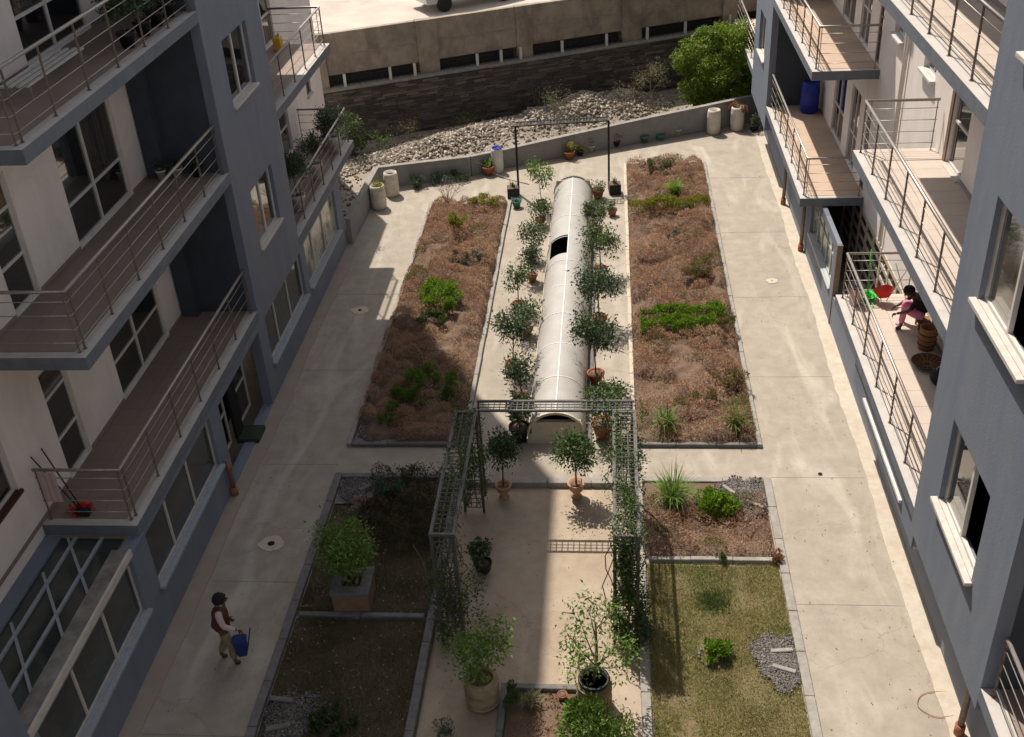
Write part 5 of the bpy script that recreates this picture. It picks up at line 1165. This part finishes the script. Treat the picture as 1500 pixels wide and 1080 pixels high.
# ------------------------------------------------------------------ trees and scrub beyond the wall
def tree(name, label, loc, c, R, n, nc, cr, size, mm, seed=0, rt=0.12, cat='tree'):
    t = thing(name, label, cat, loc); P, o_, C = clumps(c, R, n, nc, cr, 0.7)
    P[:, 2] = np.maximum(P[:, 2], 0.05)
    link('crown', leaves(P, size, mm, 'crown', out=o_*0.7+np.array([0, 0, 0.1]), droop=0.35, up=0.7), mm, t)
    b = MB(); b.tube([(0, 0, 0), (0.05, 0, c[2]*0.5), (c[0], c[1], c[2]*1.1)], [rt, rt*0.8, rt*0.4], 8)
    for q in C[::max(1, len(C)//14)]: b.tube([(c[0]*0.5, c[1]*0.5, c[2]*0.5), tuple(Vector(q)*0.6), tuple(q)], [rt*0.5, rt*0.3, rt*0.1], 5)
    b.build('trunk', 'bark', t); return t
tree('leafy_tree', 'big dense bright green tree behind the far wall beside right building', (4.65, 43.7, 0), (0, 0, 1.75), (2.05, 1.4, 1.75), 42000, 150, 0.36, 0.11, 'treegreen')
tree('leafy_tree', 'dark green shrub-like tree beside the end of left building', (-9.9, 39.2, 0), (0, 0, 0.9), (0.5, 0.6, 0.85), 2600, 22, 0.28, 0.10, 'mid', rt=0.06)
for k, (px, py, h, cr, n, mm, lb) in enumerate(((815, 185, 1.5, 0.45, 700, 'scrub', 'pale scrubby bush growing from the rubble in the middle'),
        (790, 168, 1.2, 0.4, 500, 'scrub', 'thin dry bush behind the rubble against the stone wall'),
        (950, 168, 1.9, 0.6, 1100, 'scrub', 'tall pale thin bush left of the big green tree'),
        (915, 170, 1.1, 0.5, 500, 'scrub', 'low dry bush between rubble end and the tall thin bush'),
        (600, 215, 0.9, 0.4, 450, 'scrub', 'pale dry bush left end of the rubble'),
        (560, 225, 0.7, 0.35, 500, 'fresh', 'small fresh green bush at the left end of the rubble'),
        (685, 195, 0.6, 0.4, 380, 'fresh', 'small green weed patch on the top of the rubble heap'),
        (970, 185, 0.7, 0.4, 350, 'scrub', 'dry twigs close behind the parapet left of the big tree'))):
    x, y, _ = G(px, py, 0); t = thing('scrub_bush', lb, 'bush', (x, y, 0), 0, 'scrub bushes around the rubble')
    tips = limbs((0, 0, 0), (0.05, 0, h), 9, cr, 0.015, 60+k, 'bark_pale', t, start=0.05); tip_leaves(tips, n, 0.12, 0.06, mm, t, name='foliage')

# ------------------------------------------------------------------ paving marks: covers
def cover(label, x, y, r, hole):
    t = thing('manhole_patch', label, 'drain cover', (x, y, 0.0), 0, 'round cement drain patches in the paths')
    n = 22; p = [(math.cos(2*math.pi*k/n)*r*random.uniform(0.85, 1.08), math.sin(2*math.pi*k/n)*r*random.uniform(0.8, 1.0)) for k in range(n)]
    MB().prism(p, -0.01, 0.012).build('cement_ring', 'plaster' if hole > 0.05 else 'apron', t)
    MB().lathe([(hole, 0.010), (hole, 0.017), (0.005, 0.017)], 14).build('drain_hole', 'void' if hole > 0.03 else 'kerb_dark', t); return t
cover('pale cement drain patch in the shaded left path, nearest', -7.18, 16.94, 0.27, 0.075)
cover('grey cement drain patch in the left path beside the long left bed', -7.27, 27.03, 0.26, 0.055)
cover('small round drain cover in the sunny right path', 4.63, 28.57, 0.17, 0.028)
cover('small dark drain hole low in the sunny right path', 4.54, 19.42, 0.06, 0.05)

# ------------------------------------------------------------------ balcony things
def simple(name, label, cat, loc, group=None): return thing(name, label, cat, loc, 0, group)
t = simple('plastic_barrel', 'blue plastic barrel in the corner of the far right balcony', 'barrel', (6.50, 35.6, 2.61))
MB().lathe([(0.26, 0), (0.29, 0.05), (0.30, 0.3), (0.31, 0.33), (0.30, 0.36), (0.30, 0.68), (0.31, 0.72), (0.30, 0.75), (0.27, 1.0), (0.25, 1.03), (0.22, 1.03), (0.2, 1.0), (0.01, 1.0)], 24).build('body', 'plastic_blue', t)
for lb, x, y, r, h, cr, n in (('white pot with round topped bay tree, nearest on left far balcony', -8.95, 28.3, 0.22, 0.50, 0.30, 1500), ('white pot with leafy plant in the middle of left far balcony', -8.95, 30.6, 0.20, 0.55, 0.20, 500),
                              ('white pot with leafy plant near the end of left far balcony', -8.9, 32.9, 0.20, 0.55, 0.26, 700)):
    potted('balcony_plant', lb, (x, y, 2.6), ('classic', r, h, 'plastic_white'), h+0.95 if n > 1000 else h+0.6, cr, n, 0.08, 'deep', int(n/7), 'white potted plants on the left balcony', 0.65, 7, 0.02, spr=0.12)
t = simple('cactus_plant', 'dark spiky plant by the wall at the end of left far balcony', 'potted plant', (-9.6, 33.0, 2.6)); add_pot(t, 'classic', 0.17, 0.28, 'black'); tuft(t, (0, 0, 0.24), 26, 0.6, 'deep', 0.02, arch=0.4)
P, o_, _ = clumps((0, 0, 0.75), (0.28, 0.35, 0.38), 1500, 16, 0.18)
t = simple('balcony_bush', 'dense dark bush at the end corner of left far balcony', 'plant', (-9.3, 33.45, 2.6)); add_pot(t, 'classic', 0.22, 0.35, 'plastic_white'); link('foliage', leaves(P, 0.07, 'deep', 'foliage', out=o_), 'deep', t)
t = simple('yellow_jerrycan', 'yellow plastic jerrycan on the upper far left balcony', 'jerrycan', (-9.95, 32.1, 6.155))
bevel(MB().box(-0.12, 0.12, -0.16, 0.16, 0, 0.40).build('body', 'plastic_yellow', t), 0.04, 2); MB().box(-0.02, 0.02, -0.1, 0.06, 0.44, 0.47).build('handle', 'plastic_yellow', t); MB().tube([(0, 0.1, 0.38), (0, 0.1, 0.47)], 0.03, 10).build('cap', 'black', t)
# cleaning gear at the corner of left lower balcony
t = simple('red_mop', 'red mop head with dark handle in the corner of the lower left balcony', 'mop', (-9.75, 14.85, 2.6))
n = 260; a = RNG.uniform(0, 6.28, n); r = RNG.uniform(0.02, 0.22, n); P = np.stack([np.cos(a)*r, np.sin(a)*r*0.8, 0.10-r*0.3], 1)
link('mop_head', leaves(P, 0.11, 'plastic_red', 'mop_head', aspect=0.25, droop=0.5), 'plastic_red', t); MB().tube([(0.02, 0, 0.08), (-0.42, 0.1, 1.35)], 0.014, 6).build('handle', 'black', t)
t = simple('broom', 'dark broom leaning over the railing end of lower left balcony', 'broom', (-9.9, 14.72, 2.6))
MB().tube([(0.25, 0.02, 0.05), (-0.35, -0.02, 1.35)], 0.013, 6).build('handle', 'black', t); MB().box(0.12, 0.38, -0.05, 0.09, 0.0, 0.12).build('bristles', 'cloth_black', t)
t = simple('grey_cloth', 'grey cloth hung over the railing end of lower left balcony', 'cloth', (-10.0, 14.60, 3.1))
b = MB()
for k in range(6):
    x0 = -0.16+k*0.055; b.quad((x0, -0.04-0.015*(k % 2), -0.05), (x0+0.055, -0.04-0.015*((k+1) % 2), -0.05), (x0+0.055, -0.04-0.015*((k+1) % 2), 0.62), (x0, -0.04-0.015*(k % 2), 0.62))
b.build('drape', 'sleeve', t)
# jars and plants on left balconies
rn = random.Random(21)
for k, (x, y, lb) in enumerate(((-9.95, 22.0, 'glass jar with leaves in corner of the middle left balcony'), (-9.6, 22.1, 'pale can plant next to the jar, middle left balcony'), (-9.2, 22.15, 'low dark pot on the middle left balcony near block wall'))):
    t = simple('small_planter', lb, 'potted plant', (x, y, 6.155), 'small pots in the middle left balcony corner'); add_pot(t, 'classic', 0.11, 0.24, ('plastic_white', 'barrel', 'black')[k])
    P, o_, _ = clumps((0, 0, 0.34), (0.13, 0.13, 0.1), 140, 6, 0.07); link('foliage', leaves(P, 0.06, 'deep', 'foliage', out=o_), 'deep', t)
for k, (y, lb) in enumerate(((19.7, 'leafless looking dark potted shrub on top left balcony, nearest'), (20.5, 'dark potted shrub on top left balcony, second'), (21.2, 'dark potted shrub on top left balcony, third'), (21.9, 'dark potted shrub on top left balcony, against the block'))):
    potted('balcony_plant', lb, (-8.95, y, 9.7), ('classic', 0.17, 0.30, 'black'), 0.9, 0.26, 600, 0.08, 'deep', 70+k, 'dark potted shrubs on the top left balcony', 0.2, 7, 0.015)
t = simple('drying_rack', 'low slatted rack against the wall of the top left balcony', 'rack', (-9.55, 17.6, 9.7))
for k in range(4): MB().box(-0.25+k*0.14, -0.19+k*0.14, -1.1, 1.1, 0.28, 0.31).build('slat', 'plastic_white', t)
for yy in (-1, 1):
    for xx in (-0.2, 0.2): MB().bar((xx, yy, 0), (xx, yy, 0.28), 0.03).build('leg', 'steel', t)
# right lower balcony things
t = simple('green_basin', 'bright green plastic basin with long broom handle on right balcony', 'basin', (*G(1271, 436, 2.65)[:2], 2.605))
MB().lathe([(0.13, 0), (0.2, 0.12), (0.23, 0.13), (0.19, 0.12), (0.12, 0.02), (0.01, 0.02)], 14).build('bowl', 'plastic_green', t)
n = 60; P = RNG.normal(size=(n, 3))*[0.10, 0.10, 0.02]+[0, 0, 0.12]; link('bristles', leaves(P, 0.14, 'plastic_green', 'bristles', aspect=0.3), 'plastic_green', t)
MB().tube([(0, 0, 0.1), (-0.05, 0.05, 1.25)], 0.012, 6).build('handle', 'plastic_green', t)
t = simple('grey_bucket', 'pinkish grey bucket with dark rim beside the right balcony railing', 'bucket', (5.56, 22.45, 2.605)); MB().lathe([(0.13, 0), (0.17, 0.42), (0.185, 0.42), (0.185, 0.46), (0.155, 0.46), (0.14, 0.1), (0.01, 0.1)], 18).build('body', 'sleeve', t); MB().lathe([(0.186, 0.44), (0.19, 0.47), (0.15, 0.47)], 18).build('rim', 'black', t)
t = simple('red_basin', 'round red plastic washing basin standing beside the seated woman', 'basin', (6.16, 22.35, 2.605))
bs = MB().lathe([(0.15, 0), (0.21, 0.13), (0.225, 0.14), (0.20, 0.13), (0.14, 0.02), (0.01, 0.02)], 22).build('bowl', 'plastic_red', t); bs.rotation_euler = (rad(-58), 0, 0); bs.location = (0, 0, 0.27)
t = simple('folding_rack', 'thin folding clothes rack standing at the end of right balcony', 'rack', (6.3, 22.55, 2.6))
for sx in (-0.28, 0.28):
    MB().tube([(sx-0.3, 0, 0.01), (sx+0.12, 0, 0.95)], 0.010, 5).build('leg', 'steel', t); MB().tube([(sx+0.15, 0.05, 0.01), (sx-0.2, 0.05, 0.95)], 0.010, 5).build('leg', 'steel', t)
t = simple('wicker_basket', 'tall orange wicker basket beside the seated woman', 'basket', (6.66, 20.45, 2.605)); MB().lathe([(0.16, 0), (0.19, 0.25), (0.17, 0.5), (0.18, 0.52), (0.15, 0.52), (0.14, 0.1), (0.01, 0.1)], 18).build('body', 'wicker', t)
for z in (0.12, 0.24, 0.36): MB().lathe([(0.185, z), (0.2, z+0.015), (0.185, z+0.03)], 18).build('band', 'wicker_dark', t)
t = simple('woven_tray', 'large dark red-brown radial woven tray on right balcony floor', 'tray', (6.52, 19.75, 2.62)); MB().lathe([(0.12, 0), (0.30, 0.07), (0.33, 0.10), (0.30, 0.085), (0.12, 0.015), (0.01, 0.015)], 26).build('dish', 'wicker_dark', t)
for k in range(14): a = 2*math.pi*k/14; MB().bar((0.06*math.cos(a), 0.06*math.sin(a), 0.03), (0.29*math.cos(a), 0.29*math.sin(a), 0.088), 0.014).build('spoke', 'wicker', t)
t = simple('black_bag', 'black bag with white net cords beside the woven tray', 'bag', (6.62, 19.1, 2.61)); P = unit(RNG.normal(size=(1, 3)))
bg_ = MB().lathe([(0.15, 0), (0.22, 0.1), (0.20, 0.24), (0.08, 0.32), (0.02, 0.33)], 14).build('body', 'cloth_black', t)
for k in range(12):
    a = random.uniform(0, 6.28); c = random.uniform(0, 6.28); MB().tube([(0.2*math.cos(a), 0.2*math.sin(a), 0.2), (0.1*math.cos(c), 0.1*math.sin(c), 0.33)], 0.006, 4).build('cord', 'netting', t)
t = simple('wall_lantern', 'small dark lamp and bracket at the wall end of far right balcony railing', 'lamp', (6.72, 28.75, 3.55)); MB().lathe([(0.05, 0), (0.08, 0.05), (0.08, 0.16), (0.03, 0.2)], 12).build('lamp_shade', 'black', t); MB().box(-0.01, 0.15, -0.02, 0.02, 0.05, 0.09).build('bracket', 'steel', t)

# ------------------------------------------------------------------ people
def skin(name, verts, edges, radii, m, parent, sub=2, root=0):
    me = bpy.data.meshes.new(name); me.from_pydata(verts, edges, []); o = bpy.data.objects.new(name, me); COL.objects.link(o)
    sm = o.modifiers.new('skin', 'SKIN'); sm.use_smooth_shade = True
    for v, r in zip(me.skin_vertices[0].data, radii): v.radius = (r, r) if not isinstance(r, tuple) else r
    for i, v in enumerate(me.skin_vertices[0].data): v.use_root = (i == root)
    ss = o.modifiers.new('sub', 'SUBSURF'); ss.levels = sub; ss.render_levels = sub
    dg = bpy.context.evaluated_depsgraph_get(); me2 = bpy.data.meshes.new_from_object(o.evaluated_get(dg)); bpy.data.objects.remove(o)
    me2.name = name; me2.materials.clear(); me2.materials.append(M[m] if isinstance(m, str) else m)
    me2.polygons.foreach_set('use_smooth', [True]*len(me2.polygons)); return link(name, me2, m, parent)
def head(parent, c, fwd, r=0.105, hair=True, hm='hair', tilt=0.0):
    """head with jaw, nose, ears, eyes, hair cap; fwd = yaw direction it looks to"""
    e = bpy.data.objects.new('head', None)
    b = MB(); n = 16; K = 12; i0 = 0
    for k in range(K+1):
        ph_ = math.pi*k/K
        for a in range(n):
            t = 2*math.pi*a/n; x = math.sin(ph_)*math.cos(t); y = math.sin(ph_)*math.sin(t); z = math.cos(ph_)
            sx = 0.92 - (0.22 if z < -0.2 else 0)*min(1, (-z-0.2)/0.8 if z < -0.2 else 0); fy = 1.0 + (0.06 if x > 0.6 and z < 0 else 0)
            b.v.append((x*1.08*r*fy, y*0.84*r*sx, z*1.22*r))
    for k in range(K):
        for a in range(n): c2 = (a+1) % n; b.f.append((k*n+a, (k+1)*n+a, (k+1)*n+c2, k*n+c2)); b.smooth.append(True)
    b.tube([(1.02*r, 0, 0.15*r), (1.28*r, 0, -0.22*r), (1.02*r, 0, -0.30*r)], [0.05*r, 0.15*r, 0.1*r], 6)
    for sy in (-1, 1): b.tube([(0.02*r, sy*0.84*r, -0.2*r), (0.02*r, sy*0.94*r, 0.08*r), (-0.06*r, sy*0.90*r, 0.2*r)], [0.08*r, 0.16*r, 0.08*r], 6)
    hd = b.build('head', 'skin', parent); hd.location = c; hd.rotation_euler = (0, tilt, fwd)
    f = MB()
    for sy in (-1, 1): f.tube([(0.98*r, sy*0.33*r, 0.10*r), (1.04*r, sy*0.33*r, 0.10*r)], [0.13*r, 0.08*r], 7)
    f.tube([(1.02*r, -0.28*r, -0.55*r), (1.07*r, 0, -0.55*r), (1.02*r, 0.28*r, -0.55*r)], 0.06*r, 5)
    f.build('face_features', 'hair', hd)
    h = MB(); i = 0
    for k in range(8):
        ph_ = math.pi*0.60*k/7
        for a in range(n):
            t = 2*math.pi*a/n; x = math.sin(ph_)*math.cos(t); y = math.sin(ph_)*math.sin(t); z = math.cos(ph_)
            if x > 0.4 and z < 0.45: z = 0.45+(z-0.45)*0.15; 
            j = 1 + 0.05*math.sin(a*5+k*3); h.v.append((x*1.2*r*j - 0.06*r, y*1.04*r*j, z*1.36*r*j))
    for k in range(7):
        for a in range(n): c2 = (a+1) % n; h.f.append((k*n+a, (k+1)*n+a, (k+1)*n+c2, k*n+c2)); h.smooth.append(True)
    h.build('hair', hm, hd); return hd
def hand(parent, wrist, d, palm_n, m='skin', L=0.17, curl=0.8):
    W_ = Vector(wrist); d = Vector(d).normalized(); nn = Vector(palm_n).normalized(); s = d.cross(nn).normalized(); nn = s.cross(d)
    v = [tuple(W_), tuple(W_+d*0.04), tuple(W_+d*0.085)]; e = [(0, 1), (1, 2)]; r = [(0.020, 0.026), (0.017, 0.036), (0.013, 0.036)]
    o = skin('hand', v, e, r, m, parent, 1)
    for k, (off, ln) in enumerate(((-0.030, 0.072), (-0.010, 0.082), (0.010, 0.077), (0.029, 0.060))):
        p = W_ + d*0.075 + s*off; pts = [p]; a = 0.2
        for q in range(3): a += curl*0.55; pts.append(pts[-1] + (d*math.cos(a) + nn*math.sin(a))*ln/3)
        MB().tube(pts, [0.0095, 0.009, 0.0085, 0.006], 6).build('finger', m, parent)
    p = W_ + d*0.03 - s*0.024; MB().tube([p, p - s*0.03 + d*0.02 + nn*0.01, p - s*0.035 + d*0.05 + nn*0.03], [0.012, 0.011, 0.008], 6).build('thumb', m, parent)
# walking person carrying a blue bin; local +x = forward
x, y, _ = G(338, 968, 0)
PA = thing('person', 'person in maroon vest and khaki trousers walking with a blue bin on shaded path', 'person', (x, y, 0), rad(12))
body = [(0, 0, 0.86), (0.02, 0, 1.02), (0.03, 0, 1.20), (0.04, 0, 1.33), (0.06, 0, 1.43),
        (0.02, -0.09, 0.82), (0.12, -0.10, 0.46), (0.10, -0.10, 0.09), (0.20, -0.10, 0.03),
        (-0.01, 0.09, 0.82), (-0.02, 0.10, 0.46), (-0.17, 0.10, 0.11), (-0.08, 0.10, 0.03),
        (0.04, -0.17, 1.32), (0.10, -0.24, 1.09), (0.30, -0.20, 0.93),
        (0.04, 0.17, 1.32), (-0.02, 0.24, 1.08), (0.10, 0.23, 0.88)]
be = [(0, 1), (1, 2), (2, 3), (3, 4), (0, 5), (5, 6), (6, 7), (7, 8), (0, 9), (9, 10), (10, 11), (11, 12), (3, 13), (13, 14), (14, 15), (3, 16), (16, 17), (17, 18)]
br = [0.14, 0.13, 0.145, 0.12, 0.05, 0.085, 0.060, 0.038, 0.03, 0.085, 0.060, 0.038, 0.03, 0.055, 0.042, 0.028, 0.055, 0.042, 0.028]
skin('body', body, be, br, 'skin', PA)
skin('vest', [(0, 0, 0.80), (0.01, 0, 0.95), (0.02, 0, 1.1), (0.03, 0, 1.25), (0.04, 0, 1.35)], [(0, 1), (1, 2), (2, 3), (3, 4)], [0.17, 0.165, 0.165, 0.165, 0.11], 'vest', PA)
for sy, pts in ((-1, [(0.04, -0.10, 1.36), (0.04, -0.18, 1.31), (0.10, -0.245, 1.09), (0.28, -0.205, 0.95)]), (1, [(0.04, 0.10, 1.36), (0.04, 0.18, 1.31), (-0.02, 0.245, 1.08), (0.09, 0.235, 0.90)])):
    skin('sleeve', pts, [(0, 1), (1, 2), (2, 3)], [0.07, 0.072, 0.058, 0.045], 'sleeve', PA)
for pts in ([(0.02, -0.085, 0.84), (0.06, -0.095, 0.66), (0.12, -0.10, 0.46), (0.10, -0.10, 0.14)], [(0, 0.085, 0.84), (-0.01, 0.095, 0.66), (-0.02, 0.10, 0.46), (-0.15, 0.10, 0.16)]):
    skin('trouser_leg', pts, [(0, 1), (1, 2), (2, 3)], [0.112, 0.095, 0.078, 0.066], 'khaki', PA)
for pts in ([(0.08, -0.10, 0.045), (0.21, -0.10, 0.035)], [(-0.17, 0.10, 0.06), (-0.05, 0.10, 0.035)]): skin('shoe', pts, [(0, 1)], [(0.05, 0.045), (0.04, 0.035)], 'black', PA, 1)
skin('neck_cloth', [(0.05, 0, 1.36), (0.06, 0, 1.43)], [(0, 1)], [0.085, 0.06], 'sleeve', PA, 1)
head(PA, (0.085, 0, 1.535), rad(10))
hand(PA, (0.31, -0.20, 0.925), (0.7, 0.05, -0.5), (-0.5, 0, -0.7)); hand(PA, (0.11, 0.23, 0.87), (0.2, 0, -0.9), (0.5, 0, 0))
skin('cloth_wrap', [(-0.10, 0.13, 1.0), (-0.13, 0.14, 0.85), (-0.13, 0.14, 0.72)], [(0, 1), (1, 2)], [0.07, 0.10, 0.11], 'cloth_blue', PA, 1)
BN = thing('blue_bin', 'blue plastic bin with a stick handle held by the walking person', 'bin', (x+0.33, y-0.12, 0.20), rad(12))
bb = MB(); bb.v = []
for zz, r1 in ((0, 0.12), (0.10, 0.145), (0.45, 0.175), (0.48, 0.19), (0.52, 0.19)):
    bb.v += [(r1*cx_, r1*cy_*0.85, zz) for cx_, cy_ in ((-1, -0.7), (-0.7, -1), (0.7, -1), (1, -0.7), (1, 0.7), (0.7, 1), (-0.7, 1), (-1, 0.7))]
for k in range(4):
    for a in range(8): c2 = (a+1) % 8; bb.f.append((k*8+a, k*8+c2, (k+1)*8+c2, (k+1)*8+a)); bb.smooth.append(False)
bb.f.append(tuple(range(7, -1, -1))); bb.f.append(tuple(range(32, 40))); bb.smooth += [False]*2
bb.build('body', 'navy_plastic', BN); MB().tube([(0.14, 0.02, 0.1), (0.32, 0.12, 0.72)], 0.018, 6).build('stick_handle', 'plastic_blue', BN)
MB().tube([(-0.16, 0, 0.5), (-0.1, 0, 0.62), (0.1, 0, 0.62), (0.16, 0, 0.5)], 0.010, 6).build('carry_handle', 'black', BN)

# seated woman washing on the right balcony; local +x = forward
BN.scale = (0.68, 0.68, 0.75); BN.location.z = 0.32
PB = thing('person', 'seated person in pink trousers and black top bending forward on right balcony', 'person', (6.78, 21.35, 2.605), rad(172))
hp = 0.30
bd_ = [(0, 0, hp), (0.04, 0, hp+0.17), (0.12, 0, hp+0.33), (0.21, 0, hp+0.45), (0.29, 0, hp+0.50),
       (0.06, -0.10, hp), (0.40, -0.17, 0.52), (0.36, -0.17, 0.07), (0.46, -0.18, 0.03),
       (0.06, 0.10, hp), (0.43, 0.16, 0.50), (0.46, 0.16, 0.07), (0.56, 0.17, 0.03),
       (0.20, -0.17, hp+0.43), (0.34, -0.27, hp+0.22), (0.56, -0.20, hp+0.08), (0.20, 0.17, hp+0.43), (0.36, 0.27, hp+0.22), (0.58, 0.14, hp+0.08)]
skin('body', bd_, be, [0.13, 0.12, 0.13, 0.11, 0.05, 0.085, 0.06, 0.04, 0.03, 0.085, 0.06, 0.04, 0.03, 0.05, 0.04, 0.028, 0.05, 0.04, 0.028], 'skin', PB)
skin('top', [(0.0, 0, hp+0.06), (0.04, 0, hp+0.18), (0.12, 0, hp+0.33), (0.20, 0, hp+0.44)], [(0, 1), (1, 2), (2, 3)], [0.155, 0.145, 0.15, 0.12], 'cloth_black', PB)
for sy in (-1, 1): skin('sleeve', [(0.18, sy*0.12, hp+0.45), (0.22, sy*0.19, hp+0.40), (0.33, sy*0.265, hp+0.24)], [(0, 1), (1, 2)], [0.07, 0.065, 0.052], 'cloth_black', PB)
skin('trouser_leg', [(0.0, -0.08, hp), (0.2, -0.14, 0.42), (0.40, -0.17, 0.52), (0.37, -0.17, 0.16)], [(0, 1), (1, 2), (2, 3)], [0.12, 0.10, 0.085, 0.065], 'pink', PB)
skin('trouser_leg', [(0.0, 0.08, hp), (0.22, 0.14, 0.41), (0.43, 0.16, 0.50), (0.46, 0.16, 0.16)], [(0, 1), (1, 2), (2, 3)], [0.12, 0.10, 0.085, 0.065], 'pink', PB)
for pts in ([(0.33, -0.17, 0.04), (0.47, -0.18, 0.03)], [(0.43, 0.16, 0.04), (0.57, 0.17, 0.03)]): skin('shoe', pts, [(0, 1)], [(0.045, 0.035), (0.038, 0.028)], 'black', PB, 1)
head(PB, (0.36, 0, hp+0.58), 0, tilt=0.8)
hand(PB, (0.56, -0.20, hp+0.08), (0.8, 0.2, -0.4), (0, 0, -1)); hand(PB, (0.58, 0.14, hp+0.08), (0.8, -0.1, -0.4), (0, 0, -1))
t = simple('low_stool', 'low wooden stool under the seated person on right balcony', 'stool', (6.80, 21.35, 2.605)); MB().box(-0.14, 0.14, -0.16, 0.16, 0.15, 0.19).build('seat', 'wicker', t)
for sx in (-0.11, 0.11):
    for sy in (-0.13, 0.13): MB().box(sx-0.018, sx+0.018, sy-0.018, sy+0.018, 0, 0.15).build('leg', 'wicker', t)

# leaf and grit litter on the paths
n = 1400; X = np.concatenate([RNG.uniform(-8.3, -6.3, n//2), RNG.uniform(3.5, 5.6, n//2)]); Y = RNG.uniform(9, 41, n)
P = np.stack([X, Y, np.full(n, 0.004)], 1)
tag(link('path_litter', leaves(P, 0.035, 'dull_leaf', 'path_litter', aspect=0.6, up=3), 'dull_leaf'), 'small dry leaves and grit scattered over both paths', 'leaves', kind='stuff')
n = 700; P = np.stack([RNG.uniform(-3.3, 0.4, n), RNG.uniform(10, 36, n), np.zeros(n)], 1); P[:, 2] = np.where(P[:, 1] < STEP_Y, LOWZ+0.004, 0.004)
P = P[~((P[:, 0] > VX0) & (P[:, 0] < VX1) & (P[:, 1] > VY0))]
tag(link('plaza_litter', leaves(P, 0.035, 'dull_leaf', 'plaza_litter', aspect=0.6, up=3), 'dull_leaf'), 'small dry leaves fallen on the lower plaza and beside the vault', 'leaves', kind='stuff')

# sawn joints and patched repairs in the concrete paths
jt = thing('path_joints', 'sawn joint lines crossing the sunny and shaded concrete paths', 'joint', (0, 0, 0))
for y in (11.6, 15.4, 19.3, 23.4, 27.6, 31.9, 36.4):
    MB().box(3.46, 5.48, y-0.004, y+0.004, -0.004, 0.003).build('joint', 'kerb_dark', jt)
    if y < 31: MB().box(-8.15, -6.32, y+0.4-0.004, y+0.4+0.004, -0.004, 0.003).build('joint', 'kerb_dark', jt)

for k, (px, py, mm, lb) in enumerate(((735, 190, 'scrub', 'small dry weed low on the middle of the rubble heap'), (880, 160, 'mid', 'little green weed near the right end of rubble heap'), (640, 205, 'scrub', 'small straw coloured weed on left third of rubble'), (845, 178, 'scrub', 'dry weed between rubble and parapet below the pale bush'), (760, 180, 'mid', 'small green weed halfway along the heap top'))):
    x, y, _ = G(px, py, 0.2); shrub('weed', lb, (x, y, 0.30), (0.25, 0.2, 0.15), 260, 0.06, mm, 7, cat='plant', group='weeds growing through the rubble')
